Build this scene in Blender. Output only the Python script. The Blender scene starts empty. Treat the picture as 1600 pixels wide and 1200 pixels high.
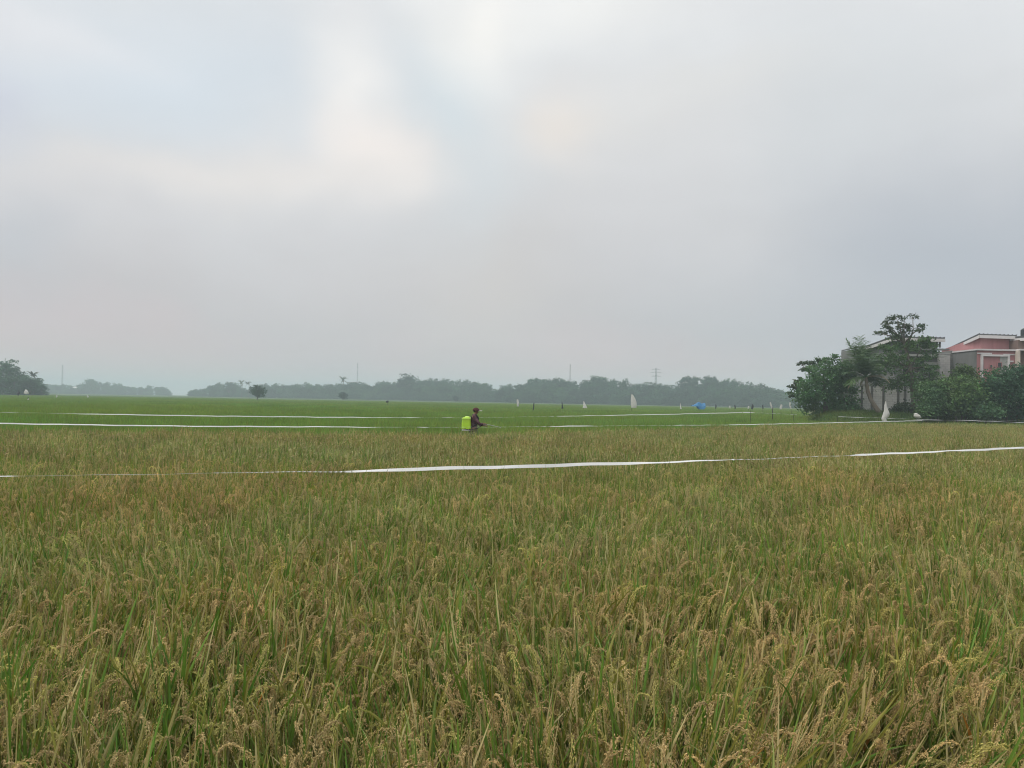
import bpy, bmesh, math, random
import numpy as np
from mathutils import Vector, Matrix, Euler

R = math.radians
sc = bpy.context.scene
COL = sc.collection

# ------------------------------------------------------------------ camera
CAM_Z = 1.9
FPX = 1232.0                      # focal length in pixels of the 1600 px wide photograph
cam_d = bpy.data.cameras.new('camera')
cam = bpy.data.objects.new('camera', cam_d)
COL.objects.link(cam)
cam_d.sensor_width = 36.0
cam_d.lens = 36.0 * FPX / 1600.0
cam_d.clip_start = 0.05
cam_d.clip_end = 8000
CAM_M = Matrix.Rotation(R(90 + 1.21), 3, 'X') @ Matrix.Rotation(R(1.03), 3, 'Z')
cam.matrix_world = Matrix.Translation((0, 0, CAM_Z)) @ CAM_M.to_4x4()
sc.camera = cam


def ray(px, py):
    return CAM_M @ Vector(((px - 800) / FPX, -(py - 600) / FPX, -1.0))


def P(px, py, d):
    """world point seen at photograph pixel (px, py), at depth y = d metres"""
    v = ray(px, py)
    v = v * (d / v.y)
    return Vector((v.x, v.y, v.z + CAM_Z))


def X(px, d):
    return P(px, 626, d).x


def azel(px, py):
    v = ray(px, py).normalized()
    return math.atan2(v.x, v.y), math.asin(v.z)


# ------------------------------------------------------------------ world
SUN_EL, SUN_AZ = R(56), R(-115)
w = bpy.data.worlds.new('World')
sc.world = w
w.use_nodes = True
nt = w.node_tree
nt.nodes.clear()


def lin(c):
    return tuple(((v / 255) / 12.92 if v / 255 <= 0.04045 else ((v / 255 + 0.055) / 1.055) ** 2.4) for v in c)


class NB:
    """tiny node builder"""
    def __init__(s, nt): s.nt = nt
    def new(s, t, **k):
        n = s.nt.nodes.new(t)
        for a, b in k.items(): setattr(n, a, b)
        return n
    def put(s, sock, v):
        if hasattr(v, 'links') or isinstance(v, bpy.types.NodeSocket): s.nt.links.new(v, sock)
        else: sock.default_value = v
    def math(s, op, a, b=0.0, c=None, clamp=False):
        n = s.new('ShaderNodeMath', operation=op, use_clamp=clamp)
        s.put(n.inputs[0], a); s.put(n.inputs[1], b)
        if c is not None: s.put(n.inputs[2], c)
        return n.outputs[0]
    def vmath(s, op, a, b=(0, 0, 0), scale=None):
        n = s.new('ShaderNodeVectorMath', operation=op)
        s.put(n.inputs[0], a); s.put(n.inputs[1], b)
        if scale is not None: s.put(n.inputs['Scale'], scale)
        return n.outputs[0]
    def mix(s, fac, a, b, blend='MIX'):
        n = s.new('ShaderNodeMix', data_type='RGBA', blend_type=blend)
        s.put(n.inputs['Factor'], fac)
        s.put(n.inputs['A'], a if not isinstance(a, tuple) else (*a[:3], 1))
        s.put(n.inputs['B'], b if not isinstance(b, tuple) else (*b[:3], 1))
        return n.outputs['Result']
    def noise(s, vec, scale, detail=3.0, rough=0.5, out='Fac'):
        n = s.new('ShaderNodeTexNoise')
        if vec is not None: s.nt.links.new(vec, n.inputs['Vector'])
        n.inputs['Scale'].default_value = scale
        n.inputs['Detail'].default_value = detail
        n.inputs['Roughness'].default_value = rough
        return n.outputs[out]
    def ramp(s, fac, stops, interp='LINEAR'):
        n = s.new('ShaderNodeValToRGB')
        n.color_ramp.interpolation = interp
        el = n.color_ramp.elements
        while len(el) < len(stops): el.new(0.5)
        for e, (p, c) in zip(el, stops):
            e.position = p
            e.color = (*c[:3], 1) if not isinstance(c, (int, float)) else (c, c, c, 1)
        s.nt.links.new(fac, n.inputs['Fac'])
        return n.outputs['Color']


nb = NB(nt)
tc = nb.new('ShaderNodeTexCoord').outputs['Generated']
sep = nb.new('ShaderNodeSeparateXYZ')
nt.links.new(tc, sep.inputs[0])
warp = nb.new('ShaderNodeSeparateColor')
nt.links.new(nb.noise(tc, 3.2, 3.0, 0.55, 'Color'), warp.inputs[0])
n1, n2 = warp.outputs[0], warp.outputs[1]
n3 = nb.noise(nb.vmath('MULTIPLY', nb.vmath('ADD', tc, nb.vmath('SCALE', warp.outputs[0], scale=0.12)), (1.0, 1.0, 3.2)), 3.0, 6.0, 0.6)
az = nb.math('ADD', nb.math('ARCTAN2', sep.outputs['X'], sep.outputs['Y']), nb.math('MULTIPLY', nb.math('SUBTRACT', n1, 0.5), 0.30))
el = nb.math('ADD', nb.math('ARCSINE', sep.outputs['Z']), nb.math('MULTIPLY', nb.math('SUBTRACT', n2, 0.5), 0.16))
elc = nb.math('DIVIDE', nb.math('MAXIMUM', el, 0.0), math.pi / 2)


def elpos(py):
    return azel(800, py)[1] / (math.pi / 2)


sky_col = nb.ramp(elc, [(0.0, lin((215, 194, 192))), (elpos(545), lin((207, 195, 197))), (elpos(490), lin((201, 197, 199))), (elpos(400), lin((208, 207, 209))),
                        (elpos(250), lin((217, 217, 218))), (elpos(100), lin((222, 224, 226))), (elpos(-40), lin((228, 229, 230))),
                        (0.62, (1.02, 1.02, 1.02)), (1.0, (1.15, 1.15, 1.15))], 'LINEAR')


def blob(cur, px, py, sx, sy, rgb, amount, tilt=0.0):
    """soft patch of cloud (or of thinner cloud) around one direction of the sky"""
    a0, e0 = azel(px, py)
    sx, sy = sx / FPX, sy / FPX
    da = nb.math('SUBTRACT', az, a0)
    de = nb.math('SUBTRACT', el, e0)
    ct, st = math.cos(R(tilt)), math.sin(R(tilt))
    u = nb.math('ADD', nb.math('MULTIPLY', da, ct / sx), nb.math('MULTIPLY', de, st / sx))
    v = nb.math('SUBTRACT', nb.math('MULTIPLY', de, ct / sy), nb.math('MULTIPLY', da, st / sy))
    q = nb.math('ADD', nb.math('MULTIPLY', u, u), nb.math('MULTIPLY', v, v))
    g = nb.math('POWER', 2.71828, nb.math('MULTIPLY', q, -1.0))
    return nb.mix(nb.math('MULTIPLY', g, amount), cur, lin(rgb))


for b in [(260, 130, 270, 120, (210, 222, 232), 0.7, 8), (700, 200, 100, 130, (206, 220, 227), 0.6, 0),
          (30, 185, 70, 55, (203, 207, 220), 0.7, 0), (60, 50, 130, 45, (230, 230, 233), 0.6, 0), (130, 45, 100, 22, (236, 236, 238), 0.3, -14),
          (540, 130, 66, 105, (247, 245, 242), 0.78, -10), (555, 235, 85, 55, (246, 238, 232), 0.8, 0),
          (370, 288, 260, 36, (234, 229, 225), 0.75, 9), (70, 325, 170, 50, (221, 218, 219), 0.45, 0),
          (770, 40, 80, 100, (250, 248, 243), 0.85, 10), (930, 30, 130, 60, (245, 245, 242), 0.75, 0),
          (900, 212, 80, 42, (234, 226, 218), 0.8, 12), (1100, 160, 170, 45, (226, 225, 222), 0.5, 8),
          (1330, 180, 170, 130, (209, 214, 217), 0.5, 0), (1560, 450, 260, 160, (172, 180, 191), 0.8, 0),
          (1180, 470, 330, 60, (188, 193, 198), 0.4, 0), (30, 400, 80, 70, (191, 195, 202), 0.6, 0),
          (760, 450, 140, 100, (207, 201, 196), 0.5, 0)]:
    sky_col = blob(sky_col, *b)
streak = nb.math('ADD', 1.015, nb.math('MULTIPLY', n3, 0.16))
cl = nb.vmath('SCALE', sky_col, scale=streak)
nish = nb.new('ShaderNodeTexSky', sky_type='NISHITA')
nish.sun_disc = False
nish.sun_elevation = SUN_EL
nish.sun_rotation = SUN_AZ
nish.air_density = 1.2
nish.dust_density = 6.0
air = nb.vmath('SCALE', nish.outputs[0], scale=0.10)
bg = nb.new('ShaderNodeBackground')
nt.links.new(nb.mix(0.05, cl, air), bg.inputs['Color'])
bg.inputs['Strength'].default_value = 1.0
w.cycles.sampling_method = 'MANUAL'
w.cycles.sample_map_resolution = 256
wo = nb.new('ShaderNodeOutputWorld')
nt.links.new(bg.outputs[0], wo.inputs['Surface'])

# ------------------------------------------------------------------ sun, exposure, sampling
sun_d = bpy.data.lights.new('sun', 'SUN')
sun = bpy.data.objects.new('sun', sun_d)
COL.objects.link(sun)
sun_d.energy = 1.5
sun_d.angle = R(25)
sun_d.color = (1.0, 0.95, 0.88)
sd = Vector((math.sin(SUN_AZ) * math.cos(SUN_EL), math.cos(SUN_AZ) * math.cos(SUN_EL), math.sin(SUN_EL)))
sun.rotation_euler = sd.to_track_quat('Z', 'Y').to_euler()
sun.location = (0, 0, 60)

vs = sc.view_settings
vs.view_transform = 'Standard'
vs.look = 'None'
vs.exposure = 0.0
vs.gamma = 1.0
vs.use_curve_mapping = False
cy = sc.cycles
cy.max_bounces = 4
cy.diffuse_bounces = 2
cy.glossy_bounces = 2
cy.transmission_bounces = 4
cy.volume_bounces = 1
cy.caustics_reflective = False
cy.caustics_refractive = False
cy.filter_width = 1.1
cy.use_denoising = True
cy.denoiser = 'OPENIMAGEDENOISE'
cy.use_adaptive_sampling = True
cy.adaptive_threshold = 0.025

rng = np.random.default_rng(11)
rnd = random.Random(5)

# ------------------------------------------------------------------ materials
MATS = {}


def new_mat(name):
    m = bpy.data.materials.new(name)
    m.use_nodes = True
    m.node_tree.nodes.clear()
    MATS[name] = m
    return m, NB(m.node_tree)


def plant_mat(name, translucent=0.3, rough=0.6, tints=None, scale=0.25, spread=0.25, spec=0.25):
    """foliage: colour attribute x world-scale patches x one random value for each instance"""
    m, n = new_mat(name)
    at = n.new('ShaderNodeAttribute', attribute_name='Col').outputs['Color']
    pos = n.new('ShaderNodeNewGeometry').outputs['Position']
    col = at
    if tints:
        f = n.ramp(n.noise(pos, scale, 4.0, 0.6), [(0.36, 0.0), (0.64, 1.0)])
        col = n.mix(1.0, col, n.mix(f, tints[0], tints[1]), 'MULTIPLY')
    rn = n.new('ShaderNodeObjectInfo').outputs['Random']
    k = n.math('ADD', 1 - spread / 2, n.math('MULTIPLY', rn, spread))
    col = n.vmath('SCALE', col, scale=k)
    p = n.new('ShaderNodeBsdfPrincipled')
    n.put(p.inputs['Base Color'], col)
    p.inputs['Roughness'].default_value = rough
    p.inputs['Specular IOR Level'].default_value = spec
    t = n.new('ShaderNodeBsdfTranslucent')
    n.put(t.inputs['Color'], n.mix(1.0, col, (1.1, 1.15, 0.7), 'MULTIPLY'))
    mx = n.new('ShaderNodeMixShader')
    mx.inputs[0].default_value = translucent
    n.nt.links.new(p.outputs[0], mx.inputs[1])
    n.nt.links.new(t.outputs[0], mx.inputs[2])
    o = n.new('ShaderNodeOutputMaterial')
    n.nt.links.new(mx.outputs[0], o.inputs['Surface'])
    return m


def plain_mat(name, col, rough=0.7, var=0.12, scale=3.0, spec=0.3, bump=0.0, dirt=None, dirt_amt=0.5, translucent=0.0, metal=0.0, stretch=(1, 1, 1)):
    m, n = new_mat(name)
    pos = n.new('ShaderNodeTexCoord').outputs['Object']
    pos = n.vmath('MULTIPLY', pos, stretch)
    nz = n.noise(pos, scale, 5.0, 0.6)
    c = n.mix(nz, tuple(v * (1 - var) for v in col), tuple(min(1, v * (1 + var)) for v in col))
    if dirt:
        nz2 = n.noise(n.vmath('ADD', pos, (3, 9, 4)), scale * 0.4, 6.0, 0.65)
        f = n.math('MULTIPLY', n.ramp(nz2, [(0.45, 0.0), (0.68, 1.0)]), dirt_amt)
        c = n.mix(f, c, dirt)
    p = n.new('ShaderNodeBsdfPrincipled')
    n.put(p.inputs['Base Color'], c)
    p.inputs['Roughness'].default_value = rough
    p.inputs['Specular IOR Level'].default_value = spec
    p.inputs['Metallic'].default_value = metal
    if bump:
        b = n.new('ShaderNodeBump')
        b.inputs['Strength'].default_value = bump
        b.inputs['Distance'].default_value = 0.05
        n.nt.links.new(nz, b.inputs['Height'])
        n.nt.links.new(b.outputs[0], p.inputs['Normal'])
    sh = p.outputs[0]
    if translucent:
        t = n.new('ShaderNodeBsdfTranslucent')
        n.put(t.inputs['Color'], c)
        mx = n.new('ShaderNodeMixShader')
        mx.inputs[0].default_value = translucent
        n.nt.links.new(sh, mx.inputs[1]); n.nt.links.new(t.outputs[0], mx.inputs[2])
        sh = mx.outputs[0]
    o = n.new('ShaderNodeOutputMaterial')
    n.nt.links.new(sh, o.inputs['Surface'])
    return m


def block_mat(name, c1, c2, mortar, bw=0.4, bh=0.2):
    m, n = new_mat(name)
    pos = n.new('ShaderNodeNewGeometry').outputs['Position']
    s = n.new('ShaderNodeSeparateXYZ'); n.nt.links.new(pos, s.inputs[0])
    cb = n.new('ShaderNodeCombineXYZ')
    n.put(cb.inputs[0], n.math('ADD', s.outputs['X'], s.outputs['Y'])); n.put(cb.inputs[1], s.outputs['Z'])
    br = n.new('ShaderNodeTexBrick')
    n.nt.links.new(cb.outputs[0], br.inputs['Vector'])
    br.inputs['Scale'].default_value = 1.0
    br.inputs['Brick Width'].default_value = bw
    br.inputs['Row Height'].default_value = bh
    br.inputs['Mortar Size'].default_value = 0.012
    for k, v in (('Color1', c1), ('Color2', c2), ('Mortar', mortar)): br.inputs[k].default_value = (*v, 1)
    nz = n.noise(pos, 1.3, 5.0, 0.65)
    c = n.mix(n.math('MULTIPLY', n.ramp(nz, [(0.42, 0.0), (0.7, 1.0)]), 0.4), br.outputs['Color'], tuple(v * 0.55 for v in c1))
    p = n.new('ShaderNodeBsdfPrincipled')
    n.put(p.inputs['Base Color'], c)
    p.inputs['Roughness'].default_value = 0.9
    b = n.new('ShaderNodeBump'); b.inputs['Strength'].default_value = 0.6; b.inputs['Distance'].default_value = 0.02
    n.put(b.inputs['Height'], n.math('SUBTRACT', 1.0, br.outputs['Fac']))
    n.nt.links.new(b.outputs[0], p.inputs['Normal'])
    o = n.new('ShaderNodeOutputMaterial')
    n.nt.links.new(p.outputs[0], o.inputs['Surface'])
    return m


plant_mat('ripe_rice', 0.28, 0.6, ((0.88, 1.02, 0.82), (1.05, 1.0, 0.80)), 0.3, 0.35)
plant_mat('green_rice', 0.3, 0.6, ((0.84, 1.0, 0.92), (1.12, 1.03, 0.85)), 0.05, 0.3)
plant_mat('bank_grass', 0.3, 0.7, ((0.8, 0.95, 0.9), (1.15, 1.03, 0.8)), 0.3, 0.3)
plant_mat('leaves', 0.25, 0.55, ((0.85, 0.95, 0.95), (1.12, 1.05, 0.9)), 0.35, 0.1, 0.35)
plant_mat('far_leaves', 0.2, 0.7, ((0.8, 0.92, 0.95), (1.3, 1.25, 0.9)), 0.04, 0.9, 0.2)
plain_mat('bark', (0.13, 0.115, 0.095), 0.9, 0.3, 6.0, 0.1, 0.6, stretch=(1, 1, 0.3))
plain_mat('palm_bark', (0.23, 0.19, 0.15), 0.9, 0.3, 5.0, 0.1, 0.6, stretch=(1, 1, 4))
plain_mat('soil', (0.075, 0.06, 0.038), 0.95, 0.35, 1.5, 0.1, 0.4, dirt=(0.05, 0.06, 0.025), dirt_amt=0.8)
plain_mat('bank_soil', (0.10, 0.125, 0.05), 0.95, 0.35, 0.8, 0.1, 0.5, dirt=(0.13, 0.10, 0.06), dirt_amt=0.6)
plain_mat('far_field', (0.075, 0.12, 0.04), 0.9, 0.25, 0.05, 0.05, 0.0, dirt=(0.10, 0.115, 0.045), dirt_amt=0.6, stretch=(0.35, 1, 1))  # base colour darkened to include the crop's self-shadow, which the sheet lacks
plain_mat('white_ribbon', (0.88, 0.89, 0.88), 0.28, 0.05, 4.0, 0.6, translucent=0.2)
plain_mat('white_plastic', (0.80, 0.79, 0.76), 0.5, 0.08, 3.0, 0.4, 0.3, dirt=(0.55, 0.52, 0.46), dirt_amt=0.4, translucent=0.3)
plain_mat('dark_plastic', (0.035, 0.04, 0.045), 0.5, 0.3, 4.0, 0.4)
plain_mat('bamboo', (0.20, 0.16, 0.09), 0.8, 0.3, 8.0, 0.2, 0.2)
plain_mat('dark_stick', (0.06, 0.055, 0.045), 0.9, 0.3, 8.0, 0.2)
plain_mat('blue_tarp', (0.035, 0.20, 0.42), 0.45, 0.2, 1.5, 0.4, 0.4, translucent=0.15)
plain_mat('skin', (0.20, 0.11, 0.07), 0.6, 0.1, 10)
plain_mat('shirt', (0.075, 0.035, 0.045), 0.9, 0.55, 14.0, 0.1, 0.4, dirt=(0.30, 0.22, 0.22), dirt_amt=0.45)
plain_mat('trousers', (0.20, 0.15, 0.13), 0.9, 0.2, 8.0, 0.1)
plain_mat('cap_cloth', (0.085, 0.035, 0.04), 0.9, 0.2, 10.0, 0.1)
plain_mat('cap_trim', (0.75, 0.72, 0.70), 0.8, 0.1, 10.0, 0.1)
plain_mat('lime_plastic', (0.46, 0.76, 0.035), 0.45, 0.12, 5.0, 0.4, dirt=(0.33, 0.5, 0.06), dirt_amt=0.5)
plain_mat('lime_light', (0.62, 0.84, 0.22), 0.45, 0.08, 5.0, 0.4)
plain_mat('black_rubber', (0.02, 0.02, 0.02), 0.6, 0.2, 5.0)
plain_mat('steel', (0.45, 0.45, 0.45), 0.4, 0.1, 5.0, 0.5, metal=0.9)
plain_mat('grey_render', (0.22, 0.225, 0.22), 0.95, 0.2, 1.2, 0.1, 0.2, dirt=(0.10, 0.11, 0.10), dirt_amt=0.7, stretch=(1, 1, 0.4))
plain_mat('pale_render', (0.42, 0.42, 0.40), 0.95, 0.15, 1.2, 0.1, 0.2, dirt=(0.2, 0.2, 0.19), dirt_amt=0.6, stretch=(1, 1, 0.4))
plain_mat('pink_render', (0.45, 0.225, 0.23), 0.9, 0.12, 1.5, 0.1, 0.1, dirt=(0.32, 0.15, 0.15), dirt_amt=0.55, stretch=(2.5, 2.5, 0.25))
plain_mat('brown_render', (0.20, 0.145, 0.125), 0.9, 0.15, 1.5, 0.1, 0.1, dirt=(0.12, 0.09, 0.08), dirt_amt=0.6)
plain_mat('white_trim', (0.70, 0.68, 0.68), 0.8, 0.08, 2.0, 0.2, dirt=(0.42, 0.40, 0.40), dirt_amt=0.5)
plain_mat('cream_render', (0.66, 0.58, 0.50), 0.85, 0.08, 2.0, 0.2, dirt=(0.42, 0.38, 0.34), dirt_amt=0.4)
plain_mat('roof_sheet', (0.11, 0.115, 0.12), 0.6, 0.2, 2.0, 0.3)
plain_mat('dark_glass', (0.02, 0.022, 0.025), 0.12, 0.2, 2.0, 0.6)
plain_mat('mast_steel', (0.16, 0.15, 0.15), 0.6, 0.1, 2.0, 0.3)
plain_mat('far_wall', (0.78, 0.76, 0.74), 0.9, 0.05, 1.0, 0.1)
plain_mat('far_roof', (0.32, 0.16, 0.12), 0.9, 0.1, 1.0, 0.1)
block_mat('grey_block', (0.62, 0.60, 0.58), (0.54, 0.53, 0.51), (0.38, 0.37, 0.36))
block_mat('white_block', (0.88, 0.87, 0.85), (0.83, 0.82, 0.80), (0.6, 0.59, 0.58))
block_mat('dark_block', (0.235, 0.235, 0.22), (0.20, 0.20, 0.19), (0.14, 0.14, 0.135))


# ------------------------------------------------------------------ mesh helpers
class MB:
    """collects shapes; build() links them as one mesh object"""
    def __init__(s):
        s.v = []; s.f = []; s.c = []; s.n = 0
    def add(s, v, f, col=(1, 1, 1)):
        v = np.asarray(v, float).reshape(-1, 3)
        s.f += [[i + s.n for i in q] for q in f]
        col = np.asarray(col, float)
        if col.ndim == 1: col = np.tile(col, (len(v), 1))
        s.v.append(v); s.c.append(col); s.n += len(v)
        return s
    def grid_faces(s, v, f, col):
        """v (n,3), f (m,k) integer array"""
        s.f += (np.asarray(f) + s.n).tolist()
        s.v.append(v); s.c.append(col); s.n += len(v)
    def box(s, x0, x1, y0, y1, z0, z1, col=(1, 1, 1)):
        v = [(x, y, z) for z in (z0, z1) for y in (y0, y1) for x in (x0, x1)]
        return s.add(v, [(0, 2, 3, 1), (4, 5, 7, 6), (0, 1, 5, 4), (1, 3, 7, 5), (3, 2, 6, 7), (2, 0, 4, 6)], col)
    def slab(s, a, b, c, d, th, col=(1, 1, 1)):
        """quad a b c d (corner points, top) with thickness th downwards"""
        top = [Vector(p) for p in (a, b, c, d)]
        bot = [p - Vector((0, 0, th)) for p in top]
        return s.add([tuple(p) for p in top + bot], [(0, 1, 2, 3), (7, 6, 5, 4), (0, 4, 5, 1), (1, 5, 6, 2), (2, 6, 7, 3), (3, 7, 4, 0)], col)
    def tube(s, pts, radii, sides=6, col=(1, 1, 1), cap=True):
        pts = [Vector(p) for p in pts]
        if isinstance(radii, (int, float)): radii = [radii] * len(pts)
        v = []; f = []
        for i, p in enumerate(pts):
            t = (pts[min(i + 1, len(pts) - 1)] - pts[max(i - 1, 0)]).normalized()
            a = t.cross(Vector((0.31, 0.95, 0.05)))
            if a.length < 0.1: a = t.cross(Vector((1, 0, 0)))
            a.normalize(); b = t.cross(a)
            for k in range(sides):
                q = 2 * math.pi * k / sides
                v.append(tuple(p + (a * math.cos(q) + b * math.sin(q)) * radii[i]))
        for i in range(len(pts) - 1):
            for k in range(sides):
                k2 = (k + 1) % sides
                f.append((i * sides + k, i * sides + k2, (i + 1) * sides + k2, (i + 1) * sides + k))
        if cap:
            f.append(tuple(range(sides - 1, -1, -1)))
            f.append(tuple((len(pts) - 1) * sides + k for k in range(sides)))
        return s.add(v, f, col)
    def ball(s, c, r, seg=10, rings=7, col=(1, 1, 1), jitter=0.0):
        v = []; f = []
        for i in range(rings + 1):
            th = math.pi * i / rings
            for k in range(seg):
                q = 2 * math.pi * k / seg
                j = 1 + jitter * (rnd.random() - 0.5)
                v.append((c[0] + r[0] * j * math.sin(th) * math.cos(q), c[1] + r[1] * j * math.sin(th) * math.sin(q), c[2] + r[2] * j * math.cos(th)))
        for i in range(rings):
            for k in range(seg):
                k2 = (k + 1) % seg
                f.append((i * seg + k, (i + 1) * seg + k, (i + 1) * seg + k2, i * seg + k2))
        return s.add(v, f, col)
    def merge(s, o, m, off, k=1.0):
        """add another collection, turned by the 3x3 m and moved by off"""
        v = np.concatenate(o.v) @ np.array(m).T + np.array(off)
        s.f += [[i + s.n for i in q] for q in o.f]
        s.v.append(v); s.c.append(np.concatenate(o.c) * k); s.n += len(v)
        return s
    def mesh(s, name, mat, smooth=False):
        me = bpy.data.meshes.new(name)
        v = np.concatenate(s.v)
        me.from_pydata(v.tolist(), [], s.f)
        a = me.attributes.new('Col', 'FLOAT_COLOR', 'POINT')
        c = np.ones((len(v), 4), np.float32); c[:, :3] = np.concatenate(s.c)
        a.data.foreach_set('color', c.ravel())
        if smooth: me.polygons.foreach_set('use_smooth', [True] * len(me.polygons))
        me.materials.append(MATS[mat])
        me.update()
        return me
    def build(s, name, mat, parent=None, smooth=False, link=True):
        o = bpy.data.objects.new(name, s.mesh(name, mat, smooth))
        if link: COL.objects.link(o)
        if parent: o.parent = parent
        return o


def tag(o, label=None, cat=None, group=None, kind=None):
    for k, v in (('label', label), ('category', cat), ('group', group), ('kind', kind)):
        if v: o[k] = v
    return o


def empty(name, loc, label, cat, group=None):
    o = bpy.data.objects.new(name, None)
    COL.objects.link(o)
    o.location = loc
    o.empty_display_size = 0.2
    return tag(o, label, cat, group)


def unit(a):
    return a / np.maximum(np.linalg.norm(a, axis=-1, keepdims=True), 1e-9)


def leaf_quads(mb, C, N, L, W, col, fold=0.15):
    """one bent diamond for each centre"""
    n = len(C)
    A = unit(np.cross(N, rng.normal(size=(n, 3))))
    B = np.cross(N, A)
    L = np.broadcast_to(L, n)[:, None]; W = np.broadcast_to(W, n)[:, None]
    v = np.stack([C - A * L / 2 - N * L * fold, C + B * W / 2, C + A * L / 2 - N * L * fold, C - B * W / 2], 1).reshape(-1, 3)
    f = np.arange(n * 4).reshape(-1, 4)
    mb.grid_faces(v, f, np.repeat(col, 4, 0))


def crown_mesh(mb, blobs, clusters, per, leaf, col, spread=0.25, shell=0.35, cvar=0.3):
    """foliage of many leaf-sized faces, in clumps spread through the blobs"""
    vol = np.array([b[1][0] * b[1][1] * b[1][2] for b in blobs]) ** (2 / 3)
    cnt = np.maximum(3, (clusters * vol / vol.sum()).astype(int))
    for (c, r), k in zip(blobs, cnt):
        c = np.array(c, float); r = np.array(r, float)
        d = unit(rng.normal(size=(k, 3)))
        rad = shell + (1.05 - shell) * rng.random(k) ** 0.5
        cc = c + d * r * rad[:, None]
        cl = rng.uniform(1 - cvar, 1 + cvar, (k, 1)) * np.array(col) * rng.uniform(0.92, 1.08, (k, 3))
        C = np.repeat(cc, per, 0) + rng.normal(size=(k * per, 3)) * spread * np.array([1, 1, 0.6])
        N = unit(np.repeat(d, per, 0) * 0.5 + np.array([0, 0, 0.6]) + rng.normal(size=(k * per, 3)) * 0.6)
        leaf_quads(mb, C, N, leaf * rng.uniform(0.7, 1.3, k * per), leaf * 0.55 * rng.uniform(0.7, 1.3, k * per),
                   np.repeat(cl, per, 0) * rng.uniform(0.85, 1.15, (k * per, 1)))


# ------------------------------------------------------------------ instancer for what nobody could count
def source_collection(name, objs):
    c = bpy.data.collections.new(name)
    for o in objs: c.objects.link(o)
    return c


def instancer(name, pts, rot, scl, idx, coll):
    me = bpy.data.meshes.new(name)
    me.from_pydata(np.asarray(pts).tolist(), [], [])
    for an, tp, dat, key in (('rot', 'FLOAT_VECTOR', rot, 'vector'), ('scl', 'FLOAT_VECTOR', scl, 'vector'), ('idx', 'INT', idx, 'value')):
        a = me.attributes.new(an, tp, 'POINT')
        a.data.foreach_set(key, np.asarray(dat, np.int32 if tp == 'INT' else np.float32).ravel())
    o = bpy.data.objects.new(name, me)
    COL.objects.link(o)
    g = bpy.data.node_groups.new(name + '_scatter', 'GeometryNodeTree')
    g.interface.new_socket('Geometry', in_out='INPUT', socket_type='NodeSocketGeometry')
    g.interface.new_socket('Geometry', in_out='OUTPUT', socket_type='NodeSocketGeometry')
    N = g.nodes.new; Lk = g.links.new
    gi = N('NodeGroupInput'); go = N('NodeGroupOutput')
    ci = N('GeometryNodeCollectionInfo')
    ci.inputs['Collection'].default_value = coll
    ci.inputs['Separate Children'].default_value = True
    ci.inputs['Reset Children'].default_value = True
    ip = N('GeometryNodeInstanceOnPoints')
    ip.inputs['Pick Instance'].default_value = True
    Lk(gi.outputs[0], ip.inputs['Points'])
    Lk(ci.outputs[0], ip.inputs['Instance'])
    for an, tp, sock in (('rot', 'FLOAT_VECTOR', 'Rotation'), ('scl', 'FLOAT_VECTOR', 'Scale'), ('idx', 'INT', 'Instance Index')):
        na = N('GeometryNodeInputNamedAttribute'); na.data_type = tp
        na.inputs['Name'].default_value = an
        out = na.outputs['Attribute']
        if sock == 'Rotation':
            er = N('FunctionNodeEulerToRotation'); Lk(out, er.inputs[0]); out = er.outputs[0]
        Lk(out, ip.inputs[sock])
    Lk(ip.outputs[0], go.inputs[0])
    md = o.modifiers.new('scatter', 'NODES'); md.node_group = g
    return o


# ------------------------------------------------------------------ terrain
def sstep(t):
    t = np.clip(t, 0, 1)
    return t * t * (3 - 2 * t)


def bank_h(x, y):
    return 1.32 * sstep((np.asarray(y) - 55.5) / 9.0) * sstep((np.asarray(x) - 0.362 * np.asarray(y)) / 3.5)


EDGE = np.array([(-60, 12.5), (-30, 19.5), (-14.5, 22.3), (-7.7, 23.7), (-1.26, 25.9), (2.35, 29), (5.2, 32), (8.7, 35.8), (13.2, 40.5), (19, 46.8), (28, 52.5), (36, 54), (70, 55)])


def edge_y(x):
    return np.interp(x, EDGE[:, 0], EDGE[:, 1])


tag(MB().add([(-2500, -300, 0), (2500, -300, 0), (2500, 2500, 0), (-2500, 2500, 0)], [(0, 1, 2, 3)]).build('ground', 'soil'), kind='structure')

gx = np.linspace(19, 95, 96); gy = np.linspace(54, 160, 90)
XX, YY = np.meshgrid(gx, gy)
ZZ = bank_h(XX, YY) + 0.05 * np.sin(XX * 1.7) * np.sin(YY * 1.3 + XX) * sstep((YY - 55) / 4) + 0.006
ZZ[:, 0] = -0.05; ZZ[0, :] = -0.05
ix = np.arange(90 * 96).reshape(90, 96)
q = np.stack([ix[:-1, :-1], ix[:-1, 1:], ix[1:, 1:], ix[1:, :-1]], -1).reshape(-1, 4)
b = MB(); b.grid_faces(np.stack([XX, YY, ZZ], -1).reshape(-1, 3), q, np.ones((90 * 96, 3)))
tag(b.build('grass_bank', 'bank_soil', smooth=True), kind='structure')


# ------------------------------------------------------------------ ripe rice plants
GRAIN = np.array([0.645, 0.49, 0.285]); GREEN = np.array([0.125, 0.235, 0.048]); STRAW = np.array([0.50, 0.43, 0.26])


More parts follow.
